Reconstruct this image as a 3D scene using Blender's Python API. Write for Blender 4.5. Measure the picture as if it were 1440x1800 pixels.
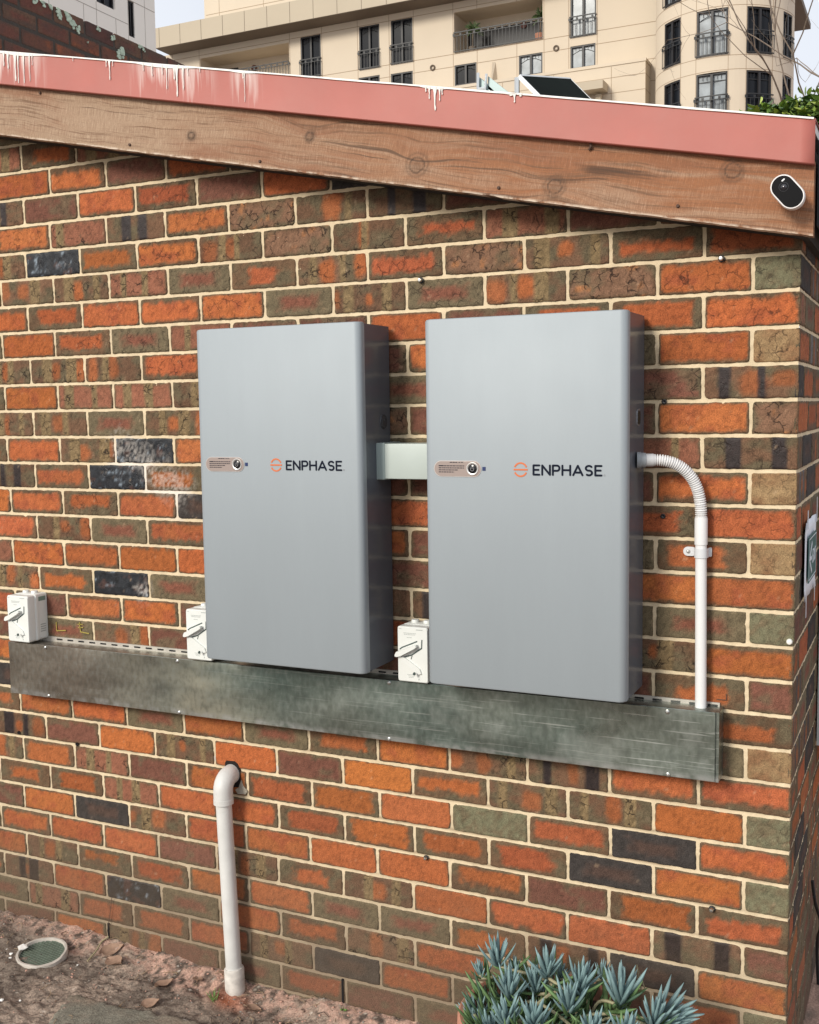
import bpy, math, random
import numpy as np
from mathutils import Vector, Matrix
random.seed(7); PI = math.pi
S = bpy.context.scene
for o in list(bpy.data.objects): bpy.data.objects.remove(o)
COL = S.collection

# ------------------------------------------------------------ camera
cam_d = bpy.data.cameras.new('camera'); cam = bpy.data.objects.new('camera', cam_d); COL.objects.link(cam)
cam_d.sensor_fit = 'HORIZONTAL'; cam_d.sensor_width = 36.0; cam_d.lens = 36 * 1925.96 / 1440
cam_d.clip_start = 0.05; cam_d.clip_end = 600
r_ = Vector((0.903839, 0.427638, -0.014131)); u_ = Vector((-0.027684, 0.091405, 0.995429)); f_ = Vector((-0.426975, 0.899317, -0.094454))
cam.matrix_world = Matrix(((r_.x, u_.x, -f_.x, 0.29463), (r_.y, u_.y, -f_.y, -2.88268), (r_.z, u_.z, -f_.z, 1.88265), (0, 0, 0, 1)))
S.camera = cam

# ------------------------------------------------------------ light
SUN = Vector((-0.34, -1.0, 0.54)).normalized()          # towards the sun
elev = math.asin(SUN.z); rot = math.atan2(SUN.x, SUN.y)
w = bpy.data.worlds.new('World'); S.world = w; w.use_nodes = True
nt = w.node_tree; nt.nodes.clear()
out = nt.nodes.new('ShaderNodeOutputWorld'); bg = nt.nodes.new('ShaderNodeBackground')
sky = nt.nodes.new('ShaderNodeTexSky'); sky.sky_type = 'NISHITA'; sky.sun_disc = False
sky.sun_elevation = elev; sky.sun_rotation = rot; sky.air_density = 1.2; sky.dust_density = 3.0
cn = nt.nodes.new('ShaderNodeTexNoise'); cn.inputs['Scale'].default_value = 2.2; cn.inputs['Detail'].default_value = 6
tc = nt.nodes.new('ShaderNodeTexCoord'); nt.links.new(tc.outputs['Generated'], cn.inputs['Vector'])
cr = nt.nodes.new('ShaderNodeMapRange'); cr.inputs['From Min'].default_value = .3; cr.inputs['From Max'].default_value = .6
cr.inputs['To Min'].default_value = .78; cr.inputs['To Max'].default_value = .97
nt.links.new(cn.outputs['Fac'], cr.inputs['Value'])
mx = nt.nodes.new('ShaderNodeMix'); mx.data_type = 'RGBA'
nt.links.new(cr.outputs['Result'], mx.inputs[0]); nt.links.new(sky.outputs['Color'], mx.inputs[6]); mx.inputs[7].default_value = (7.2, 7.5, 8.1, 1)
nt.links.new(mx.outputs[2], bg.inputs['Color']); bg.inputs['Strength'].default_value = 0.115
nt.links.new(bg.outputs['Background'], out.inputs['Surface'])
sd = bpy.data.lights.new('sun', 'SUN'); so = bpy.data.objects.new('sun', sd); COL.objects.link(so)
sd.energy = 2.75; sd.angle = math.radians(16); sd.color = (1.0, 0.945, 0.845)
so.rotation_euler = SUN.to_track_quat('Z', 'Y').to_euler()
S.view_settings.view_transform = 'Standard'; S.view_settings.look = 'None'; S.view_settings.exposure = 0.12; S.view_settings.gamma = 1.0

# ------------------------------------------------------------ helpers
def mat(name, color, rough=.6, metal=0.0, bump=0, bscale=50, var=0, vscale=8, spec=.5, emit=None, coat=0):
    m = bpy.data.materials.new(name); m.use_nodes = True; t = m.node_tree; b = t.nodes['Principled BSDF']
    b.inputs['Base Color'].default_value = (*color, 1); b.inputs['Roughness'].default_value = rough; b.inputs['Metallic'].default_value = metal
    b.inputs['Specular IOR Level'].default_value = spec; b.inputs['Coat Weight'].default_value = coat
    t_c = t.nodes.new('ShaderNodeTexCoord')
    if var:
        n = t.nodes.new('ShaderNodeTexNoise'); n.inputs['Scale'].default_value = vscale; n.inputs['Detail'].default_value = 6
        t.links.new(t_c.outputs['Object'], n.inputs['Vector'])
        mr = t.nodes.new('ShaderNodeMapRange'); mr.inputs['From Min'].default_value = .25; mr.inputs['From Max'].default_value = .75
        mr.inputs['To Min'].default_value = 1 - var; mr.inputs['To Max'].default_value = 1 + var
        t.links.new(n.outputs['Fac'], mr.inputs['Value'])
        vm = t.nodes.new('ShaderNodeVectorMath'); vm.operation = 'SCALE'; vm.inputs[0].default_value = color
        t.links.new(mr.outputs['Result'], vm.inputs['Scale']); t.links.new(vm.outputs['Vector'], b.inputs['Base Color'])
    if bump:
        n2 = t.nodes.new('ShaderNodeTexNoise'); n2.inputs['Scale'].default_value = bscale; n2.inputs['Detail'].default_value = 5
        t.links.new(t_c.outputs['Object'], n2.inputs['Vector'])
        bp = t.nodes.new('ShaderNodeBump'); bp.inputs['Strength'].default_value = bump; bp.inputs['Distance'].default_value = .01
        t.links.new(n2.outputs['Fac'], bp.inputs['Height']); t.links.new(bp.outputs['Normal'], b.inputs['Normal'])
    return m

class MB:
    def __init__(s): s.v = []; s.f = []; s.m = []
    def add(s, vs, fs, mi=0):
        n = len(s.v); s.v += [tuple(p) for p in vs]; s.f += [tuple(i + n for i in f) for f in fs]; s.m += [mi] * len(fs); return s
    def box(s, x0, x1, y0, y1, z0, z1, mi=0):
        vs = [(x, y, z) for x in (x0, x1) for y in (y0, y1) for z in (z0, z1)]
        return s.add(vs, [(0, 1, 3, 2), (4, 6, 7, 5), (0, 4, 5, 1), (2, 3, 7, 6), (0, 2, 6, 4), (1, 5, 7, 3)], mi)
    def prism(s, pts, d0, d1, mi=0, axis='y', bevel=0):
        # pts 2D outline (x,z) counter-clockwise seen from -y ; extruded from y=d0 (front) to d1
        n = len(pts); rings = []
        if bevel:
            cx = sum(p[0] for p in pts) / n; cz = sum(p[1] for p in pts) / n
            def shr(p):
                k = math.hypot(p[0] - cx, p[1] - cz) or 1
                return (p[0] - (p[0] - cx) / k * bevel, p[1] - (p[1] - cz) / k * bevel)
            rings = [([shr(p) for p in pts], d0), (pts, d0 + (bevel if d1 > d0 else -bevel)), (pts, d1)]
        else: rings = [(pts, d0), (pts, d1)]
        def P(p, d): return (p[0], d, p[1]) if axis == 'y' else ((d, p[0], p[1]) if axis == 'x' else (p[0], p[1], d))
        vs = [P(p, d) for r, d in rings for p in r]; fs = []
        for k in range(len(rings) - 1):
            for i in range(n):
                j = (i + 1) % n; fs.append((k * n + i, (k + 1) * n + i, (k + 1) * n + j, k * n + j))
        fs.append(tuple(range(n))); fs.append(tuple(reversed(range((len(rings) - 1) * n, len(rings) * n))))
        return s.add(vs, fs, mi)
    def tube(s, path, rad, seg=12, mi=0, caps=True):
        path = [Vector(p) for p in path]; n = len(path)
        R = rad if isinstance(rad, (list, tuple)) else [rad] * n
        prev = None; vs = []; fs = []
        for i, p in enumerate(path):
            t = (path[min(i + 1, n - 1)] - path[max(i - 1, 0)]).normalized()
            if prev is None:
                a = Vector((0, 0, 1)) if abs(t.z) < .9 else Vector((1, 0, 0)); nrm = t.cross(a).normalized()
            else: nrm = (prev - t * prev.dot(t)).normalized()
            prev = nrm; b = t.cross(nrm)
            for k in range(seg):
                a = 2 * PI * k / seg; vs.append(p + (nrm * math.cos(a) + b * math.sin(a)) * R[i])
        for i in range(n - 1):
            for k in range(seg):
                j = (k + 1) % seg; fs.append((i * seg + k, i * seg + j, (i + 1) * seg + j, (i + 1) * seg + k))
        if caps: fs.append(tuple(reversed(range(seg)))); fs.append(tuple(range((n - 1) * seg, n * seg)))
        return s.add(vs, fs, mi)
    def lathe(s, prof, c=(0, 0, 0), seg=32, mi=0, axis='z'):
        vs = []; fs = []
        for r, h in prof:
            for k in range(seg):
                a = 2 * PI * k / seg; x, y = r * math.cos(a), r * math.sin(a)
                p = (x, y, h) if axis == 'z' else ((x, h, y) if axis == 'y' else (h, x, y))
                vs.append((p[0] + c[0], p[1] + c[1], p[2] + c[2]))
        for i in range(len(prof) - 1):
            for k in range(seg):
                j = (k + 1) % seg; fs.append((i * seg + k, i * seg + j, (i + 1) * seg + j, (i + 1) * seg + k))
        return s.add(vs, fs, mi)
    def stroke(s, pts, wd, y0, y1, mi=0):
        # flat ribbon in the xz plane with thickness
        n = len(pts); L = []; R = []
        for i, p in enumerate(pts):
            a = pts[max(i - 1, 0)]; b = pts[min(i + 1, n - 1)]
            dx, dz = b[0] - a[0], b[1] - a[1]; k = math.hypot(dx, dz) or 1; nx, nz = -dz / k * wd / 2, dx / k * wd / 2
            if 0 < i < n - 1:                                  # mitre
                d1 = ((p[0] - a[0]), (p[1] - a[1])); d2 = ((b[0] - p[0]), (b[1] - p[1]))
                l1 = math.hypot(*d1) or 1; l2 = math.hypot(*d2) or 1
                c = max(.35, (d1[0] * d2[0] + d1[1] * d2[1]) / l1 / l2); sc = 1 / math.sqrt((1 + c) / 2)
                nx *= sc; nz *= sc
            L.append((p[0] + nx, p[1] + nz)); R.append((p[0] - nx, p[1] - nz))
        for i in range(n - 1):
            q = [R[i], R[i + 1], L[i + 1], L[i]]
            s.add([(a, y0, b) for a, b in q] + [(a, y1, b) for a, b in q], [(0, 1, 2, 3), (7, 6, 5, 4), (0, 4, 5, 1), (1, 5, 6, 2), (2, 6, 7, 3), (3, 7, 4, 0)], mi)
        return s
    def build(s, name, mats, parent=None, smooth=35, normals=True):
        me = bpy.data.meshes.new(name); me.from_pydata(s.v, [], s.f)
        for m in (mats if isinstance(mats, (list, tuple)) else [mats]): me.materials.append(m)
        me.polygons.foreach_set('material_index', s.m)
        if normals:
            import bmesh
            bm = bmesh.new(); bm.from_mesh(me); bmesh.ops.recalc_face_normals(bm, faces=bm.faces); bm.to_mesh(me); bm.free()
        if smooth:
            me.shade_smooth(); me.set_sharp_from_angle(angle=math.radians(smooth))
        o = bpy.data.objects.new(name, me); COL.objects.link(o)
        if parent: o.parent = parent
        return o
def rrect(x0, x1, z0, z1, r, n=6):
    P = []
    for cx, cz, a0 in ((x1 - r, z1 - r, 0), (x0 + r, z1 - r, 90), (x0 + r, z0 + r, 180), (x1 - r, z0 + r, 270)):
        for k in range(n + 1):
            a = math.radians(a0 + 90 * k / n); P.append((cx + r * math.cos(a), cz + r * math.sin(a)))
    return P
def circ(cx, cz, r, n=24, a0=0, a1=360):
    return [(cx + r * math.cos(math.radians(a0 + (a1 - a0) * k / n)), cz + r * math.sin(math.radians(a0 + (a1 - a0) * k / n))) for k in range(n + (0 if abs(a1 - a0) == 360 else 1))]
def tag(o, label=None, cat=None, group=None, kind=None):
    if label: o['label'] = label
    if cat: o['category'] = cat
    if group: o['group'] = group
    if kind: o['kind'] = kind
    return o
def empty(name, loc=(0, 0, 0), rz=0):
    o = bpy.data.objects.new(name, None); COL.objects.link(o); o.location = loc; o.rotation_euler = (0, 0, rz); o.empty_display_size = .05; return o
def copy_tree(o, parent=None):
    c = o.copy(); COL.objects.link(c); c.parent = parent
    for ch in [x for x in bpy.data.objects if x.parent == o]: copy_tree(ch, c)
    return c

# value noise in numpy
def _h(ix, iy, s):
    n = (ix.astype(np.int64) * 374761393 + iy.astype(np.int64) * 668265263 + s * 974711) & 0x7fffffff
    n = ((n ^ (n >> 13)) * 1274126177) & 0x7fffffff
    return ((n ^ (n >> 16)) & 0xffff) / 65535.0
def vn(x, y, s=0):
    ix = np.floor(x); iy = np.floor(y); fx = x - ix; fy = y - iy; fx = fx * fx * (3 - 2 * fx); fy = fy * fy * (3 - 2 * fy)
    a = _h(ix, iy, s); b = _h(ix + 1, iy, s); c = _h(ix, iy + 1, s); d = _h(ix + 1, iy + 1, s)
    return (a * (1 - fx) + b * fx) * (1 - fy) + (c * (1 - fx) + d * fx) * fy
def fbm(x, y, s=0, o=4):
    t = 0; a = .5; k = 1.0
    for i in range(o): t = t + a * vn(x * k, y * k, s + i * 17); a *= .5; k *= 2.03
    return t / (1 - .5 ** o)
def sm(a, b, x): t = np.clip((x - a) / (b - a), 0, 1); return t * t * (3 - 2 * t)
def seg_d(px, py, ax, ay, bx, by):
    dx, dy = bx - ax, by - ay; t = np.clip(((px - ax) * dx + (py - ay) * dy) / (dx * dx + dy * dy + 1e-12), 0, 1)
    return np.hypot(px - ax - t * dx, py - ay - t * dy)

# ------------------------------------------------------------ brick colours
C = lambda *a: np.array(a, float)
ORA = C(.415, .124, .042); RED = C(.275, .068, .036); EDG = C(.140, .082, .046); OLI = C(.125, .098, .058); CHA = C(.040, .034, .031)
MAU = C(.17, .070, .047); TAN = C(.31, .205, .105); GRN = C(.185, .175, .105); BLK = C(.013, .013, .015); PUR = C(.030, .021, .020)
MORT = C(.68, .555, .375)
def paint(t, U, V, L, H, seed, px, pz):
    """colour (n,3), crack (n,), gloss (n,) over one brick face; U,V metres from its lower left corner"""
    rs = random.Random(seed); n1 = fbm(U * 60, V * 60, seed); n2 = fbm(U * 160, V * 160, seed + 5, 3); n3 = fbm(U * 22, V * 30, seed + 9, 3)
    du = np.minimum(U, L - U); dv = np.minimum(V, H - V); d = np.minimum(du, dv) + (n1 - .5) * .016
    crack = np.zeros_like(U) + (.30 + .35 * (rs.random() < .35)) * float(np.clip((pz.mean() - .9) / .8, .15, 1)); gl = np.zeros_like(U)
    def mixc(a, b, k): return a * (1 - k[:, None]) + b * k[:, None]
    tone = rs.uniform(.80, 1.12); ora = ORA * tone * C(1, rs.uniform(.90, 1.10), rs.uniform(.85, 1.15))
    edge = mixc(EDG * rs.uniform(.8, 1.15) + 0 * U[:, None], OLI, sm(.3, .7, n3))
    if t in 'OPo':
        w = {'P': .0035, 'O': .0125, 'o': .0215}[t]
        if t == 'o': ora = ora * C(.82, .8, .85)
        if t == 'O': ora = mixc(ora + 0 * U[:, None], RED, sm(.45, .8, n3) * .55)
        q_ = [rs.uniform(.65, 2.2) for _ in range(4)]; w *= rs.uniform(.6, 1.25)
        du2 = np.minimum(U * q_[0], (L - U) * q_[1]); dv2 = np.minimum(V * q_[2], (H - V) * q_[3])
        dd = np.minimum(du2, dv2) - .4 * np.maximum(0, .024 - np.maximum(du2, dv2)) + (n1 - .5) * .018 + (n3 - .5) * .008
        if t == 'o': dd = np.minimum(du2 * .5, dv2) + (n1 - .5) * .018 + (n3 - .5) * .016
        c = mixc(edge, ora, sm(w - .005, w + .006, dd))
    elif t in 'BD':
        base = OLI if t == 'B' else CHA
        cc = (MAU * C(1.25, 1, .95)) if t == 'B' else C(.085, .05, .038)
        dd = np.minimum(du * .45, dv) + (n1 - .5) * .02
        c = mixc(mixc(base + 0 * U[:, None], base * 1.45, n1), cc, sm(.014, .034, dd) * .85)
    elif t in 'bhc':
        base = MAU * rs.uniform(.85, 1.15)
        if t == 'c': base = C(.21, .115, .07)
        c = mixc(base + 0 * U[:, None], edge, sm(.014, .002, d)); c = mixc(c, OLI * 1.1, sm(.5, .78, n3) * .7)
        if t == 'c': crack += .9; c = mixc(c, C(.36, .16, .07), sm(.66, .8, fbm(U * 35, V * 35, seed + 2)))
    elif t == 'g': c = mixc(GRN + 0 * U[:, None], OLI * 1.2, sm(.3, .8, n1)); crack += .25
    elif t == 't': c = mixc(TAN + 0 * U[:, None], C(.24, .13, .065), sm(.35, .8, n3)); crack += .2
    elif t in 'SKX':
        c = mixc(C(.155, .085, .05) * rs.uniform(.8, 1.2) + 0 * U[:, None], OLI, sm(.35, .7, n3))
        k = rs.choice([2, 2, 2, 1]) if t == 'S' else 2
        wob = (n3 - .5) * .006
        cen = [rs.uniform(.18, .38), rs.uniform(.60, .84)] if k == 2 else [rs.uniform(.15, .85)]
        if rs.random() < .6 and t != 'X':
            for q in [.5] + ([rs.choice([.1, .9])] if rs.random() < .6 else []):
                ex = np.abs(U + wob * 2 - (q + rs.uniform(-.08, .08)) * L) / (L * rs.uniform(.05, .14)); ez = np.abs(V - H * rs.uniform(.38, .62)) / (H * rs.uniform(.22, .55))
                e = (ex ** 3 + ez ** 3) ** (1 / 3) + (n1 - .5) * .5
                c = mixc(c, ORA * rs.uniform(.7, 1.0), sm(1.3, .65, e) * rs.uniform(.6, .95))
        elif t == 'S':
            c = mixc(c, C(.31, .115, .068) * rs.uniform(.85, 1.15), sm(.002, .012, d) * .75)
        for q in cen:
            hw = L * rs.uniform(.04, .10)
            kk = sm(hw + .003, hw - .003, np.abs(U + wob - q * L))
            tc_ = TAN * .72 * C(.95, 1, 1) if t == 'S' else (PUR if t == 'K' else BLK)
            c = mixc(c, tc_ * (1 + (n2[:, None] - .5) * .5), kk)
            if t == 'S': crack = np.maximum(crack, kk * 1.0)
            else: gl = np.maximum(gl, kk * .7)
        if t == 'S' and rs.random() < .5: crack = np.maximum(crack, sm(.4, .6, n3))
        if t == 'X':
            c = mixc(BLK + 0 * U[:, None], C(.03, .034, .040), n1); c = mixc(c, C(.07, .04, .035), sm(.62, .7, n3))
            c = mixc(c, C(.30, .36, .42), sm(.60, .75, fbm(U * 45, V * 55, seed + 3)) * sm(.35, .7, n2) * .7); gl += .8
    # whole-face tonal wander, sandy grain, pale flecks
    c = c * (.72 + .56 * n2[:, None]) * (.90 + .20 * n1[:, None])
    c = mixc(c, C(.60, .42, .27), sm(.86, .97, vn(U * 170 + 31.7, V * 170 + 5.3, seed + 33)) * sm(.45, .7, n1) * .30)
    c = c * (1 - .30 * sm(.52, .80, fbm(U * 150 + seed * .37, V * 190, seed + 44, 3)))[:, None]
    # real grime towards the footing and pale plaster dust where the old fixing was wiped
    grime = sm(.62, .0, pz + (n3 - .5) * .2) * .55
    c = mixc(c, C(.115, .085, .058), grime)
    dust = sm(.075, .0, seg_d(px, pz, -2.12, 1.765, -2.03, 1.72) + (n1 - .5) * .10) * .38 + sm(.085, .0, seg_d(px, pz, -1.97, 1.675, -1.90, 1.63) + (n1 - .5) * .06) * .38 + sm(.05, .0, np.hypot(px + 2.06, pz - 1.29) + (n1 - .5) * .05) * .5
    c = mixc(c, C(.70, .64, .58), np.clip(dust, 0, .8) * sm(.35, .6, n2))
    crack = crack * (.4 + n3)
    return np.clip(c, .004, .95), np.clip(crack, 0, 1), np.clip(gl, 0, 1)

CH, Z0 = .08983, 2.25                       # course height, height of bed A
TABLE = {
 -5: 'OObOO', -4: 'KbOobOD', -3: 'OSKOcSKb', -2: 'SXoOScSoSb', -1: 'SSSBoSocSoo',
 0: 'OoOOOBSBScOg', 1: 'OoBSbbObobO', 2: 'SSSObbbObBOt', 3: 'OSSSbbBbobK', 4: 'SSBSbbcbbbOc', 5: 'OSXOboBbbSK',
 6: 'KOXobbbbobOt', 7: 'OoODobOBooO', 8: 'OSBOobObBBot', 9: 'OOPPoobobOO', 10: 'SoXBbOSKbBBg', 11: 'bOObobOoOSO', 12: 'bBSbobbOobob',
 13: 'OoObOoBbOoo', 14: 'DoOBbOobOoBt', 15: 'OOBOBoOSKOO', 16: 'KbPSPbPoSSPg', 17: 'oSbOooPgoDO', 18: 'ooSOOooooDOg', 19: 'ODSOOPPobooO',
 20: 'OOObSoSPOPKb', 21: 'SoooOBBoKDO', 22: 'KOXBOoSOBbOg', 23: 'SooOSDOoboO', 24: 'bOSbBobBoBBt', 25: 'bBobBbObBob', 26: 'bBbBobbBbobb'}
TABLE[1] = 'OoBSbbObooO'; TABLE[21] = 'SoooOBBoKDO'; TABLE[19] = 'ODSOOPPoboo'
HEADER_L, STR = .110, .240

def brick_mesh(name, faces, mortar, mats, parent):
    """faces: list of (ox, oz, L, H, type, seed, plane) ; plane 'F' front (facing -Y) or 'R' return (facing +X)"""
    VV = []; FF = []; CC = []; KK = []; nv = 0
    for (ox, oz, L, H, t, seed, plane) in faces:
        nx = max(10, int(L / .0056)); nz = 15
        us = np.concatenate([[0, .0012, .004], np.linspace(.009, L - .009, nx - 6), [L - .004, L - .0012, L]])
        vs = np.concatenate([[0, .0012, .004], np.linspace(.009, H - .009, nz - 6), [H - .004, H - .0012, H]])
        U, V = np.meshgrid(us, vs); U = U.ravel(); V = V.ravel()
        d = np.minimum(np.minimum(U, L - U), np.minimum(V, H - V))
        px = (ox + U) if plane == 'F' else (-(ox + U)); pz = oz + V
        n = fbm(U * 48 + seed * .13, V * 52, seed + 70); n2 = fbm(U * 150, V * 150, seed + 71, 3)
        dep = np.where(d < .0006, .010, np.where(d < .003, .0013, np.where(d < .006, .0002, 0))) - (n - .5) * .0016 - (n2 - .5) * .0012
        rough = 2.0 if t in 'cSX' else 1.0
        dep = dep - (n2 - .5) * .0012 * rough
        # ragged arris: pull the outline about
        e = sm(.012, .0, d)
        jx = (fbm(V * 90 + 9, U * 3, seed + 1, 3) - .5) * .0032 * e; jz = (fbm(U * 75, V * 3 + 5, seed + 2, 3) - .5) * .0036 * e
        inx = np.where(U < L / 2, 1, -1); inz = np.where(V < H / 2, 1, -1)
        atR = (plane == 'F') and (ox + L > -.004); atL = (plane == 'R') and (ox < .004)
        jx = jx + np.where(np.minimum(U, L - U) < .009, .0006 * inx, 0)
        # broken corners
        for (cu, cv) in ((0, 0), (L, 0), (0, H), (L, H)):
            rr = random.Random(seed * 7 + int(cu * 99) + int(cv * 999)).choice([.002, .003, .004, .005, .013])
            k = sm(rr, 0, np.hypot(U - cu, V - cv)); jx = jx + k * .0028 * (1 if cu == 0 else -1); jz = jz + k * .0028 * (1 if cv == 0 else -1)
        if atR: jx = np.where(U > L - .02, np.minimum(jx, 0) * .3, jx)
        if atL: jx = np.where(U < .02, np.maximum(jx, 0) * .3, jx)
        col, crk, gls = paint(t, U, V, L, H, seed, px if plane == 'F' else px * 0 - 9, pz)
        if plane == 'F': P = np.c_[ox + U + jx, dep, oz + V + jz]
        else: P = np.c_[-dep, ox + U + jx, oz + V + jz]
        VV.append(P); a = np.ones((len(U), 4)); a[:, :3] = col; CC.append(a); KK.append(np.c_[crk, gls, 0 * crk])
        w_ = len(us); i = np.arange(len(vs) - 1)[:, None] * w_ + np.arange(w_ - 1)[None, :]; i = i.ravel() + nv
        FF.append(np.c_[i, i + 1, i + 1 + w_, i + w_]); nv += len(U)
    nb = sum(len(f) for f in FF)
    # mortar sheets
    for (plane, a0, a1, z0, z1, st) in mortar:
        us = np.linspace(a0, a1, int((a1 - a0) / st) + 1); vs = np.linspace(z0, z1, int((z1 - z0) / st) + 1)
        U, V = np.meshgrid(us, vs); U = U.ravel(); V = V.ravel()
        if plane == 'F': V = np.minimum(V, 2.44 - .2066 * U)
        n = fbm(U * 40, V * 40, 301); n2 = fbm(U * 7, V * 7, 302); n3 = fbm(U * 120, V * 120, 303, 3)
        dep = .0032 - (n - .5) * .0026 - (n3 - .5) * .0022
        # beds are struck: sloped in from the lower brick's edge
        ph = ((Z0 - V) / CH) % 1.0; ph = np.where(ph > .5, ph - 1, ph) * CH
        dep = dep - np.clip(ph / .006, -1, 1) * .0011
        col = MORT[None] * (.86 + .26 * n[:, None]) * (.9 + .2 * n3[:, None])
        col = col * (1 - .5 * sm(.72, .9, n2)[:, None] * sm(.5, .8, n)[:, None])
        line = sm(.0012, .0, np.abs(ph + .0052)) * sm(.4, .6, n2) * .7  # brown shadow line painted along the bed, under the brick above
        col = col * (1 - line[:, None]) + C(.20, .13, .075) * line[:, None]
        g = sm(.60, .03, V + (n2 - .5) * .35) * .9
        col = col * (1 - g[:, None]) + C(.22, .165, .115) * g[:, None]
        if plane == 'F':
            dust = sm(.10, 0, seg_d(U, V, -2.13, 1.735, -1.92, 1.60) + (n - .5) * .08) * .7
            col = col * (1 - dust[:, None]) + C(.84, .80, .74) * dust[:, None]
            col = np.where((np.abs(U + 1.69) < .16)[:, None] & (np.abs(V - .745) < .008)[:, None], C(.55, .50, .44) * (.8 + .4 * n[:, None]), col)
        P = np.c_[U, dep, V] if plane == 'F' else np.c_[-dep, U, V]
        VV.append(P); a = np.ones((len(U), 4)); a[:, :3] = np.clip(col, 0, .95); CC.append(a); KK.append(np.zeros((len(U), 3)))
        w_ = len(us); i = np.arange(len(vs) - 1)[:, None] * w_ + np.arange(w_ - 1)[None, :]; i = i.ravel() + nv
        FF.append(np.c_[i, i + 1, i + 1 + w_, i + w_]); nv += len(U)
    V_ = np.concatenate(VV); F_ = np.concatenate(FF); C_ = np.concatenate(CC); K_ = np.concatenate(KK)
    me = bpy.data.meshes.new(name); me.vertices.add(len(V_)); me.loops.add(F_.size); me.polygons.add(len(F_))
    me.vertices.foreach_set('co', V_.ravel()); me.loops.foreach_set('vertex_index', F_.ravel().astype(np.int32))
    me.polygons.foreach_set('loop_start', np.arange(0, F_.size, 4, dtype=np.int32)); me.polygons.foreach_set('loop_total', np.full(len(F_), 4, dtype=np.int32))
    mi = np.zeros(len(F_), np.int32); mi[nb:] = 1; me.polygons.foreach_set('material_index', mi)
    for m in mats: me.materials.append(m)
    me.update(calc_edges=True); me.validate()
    ca = me.color_attributes.new('Col', 'FLOAT_COLOR', 'POINT'); ca.data.foreach_set('color', C_.ravel())
    ka = me.attributes.new('surf', 'FLOAT_VECTOR', 'POINT'); ka.data.foreach_set('vector', K_.ravel())
    me.shade_smooth()
    o = bpy.data.objects.new(name, me); COL.objects.link(o)
    if parent: o.parent = parent
    return o

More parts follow.
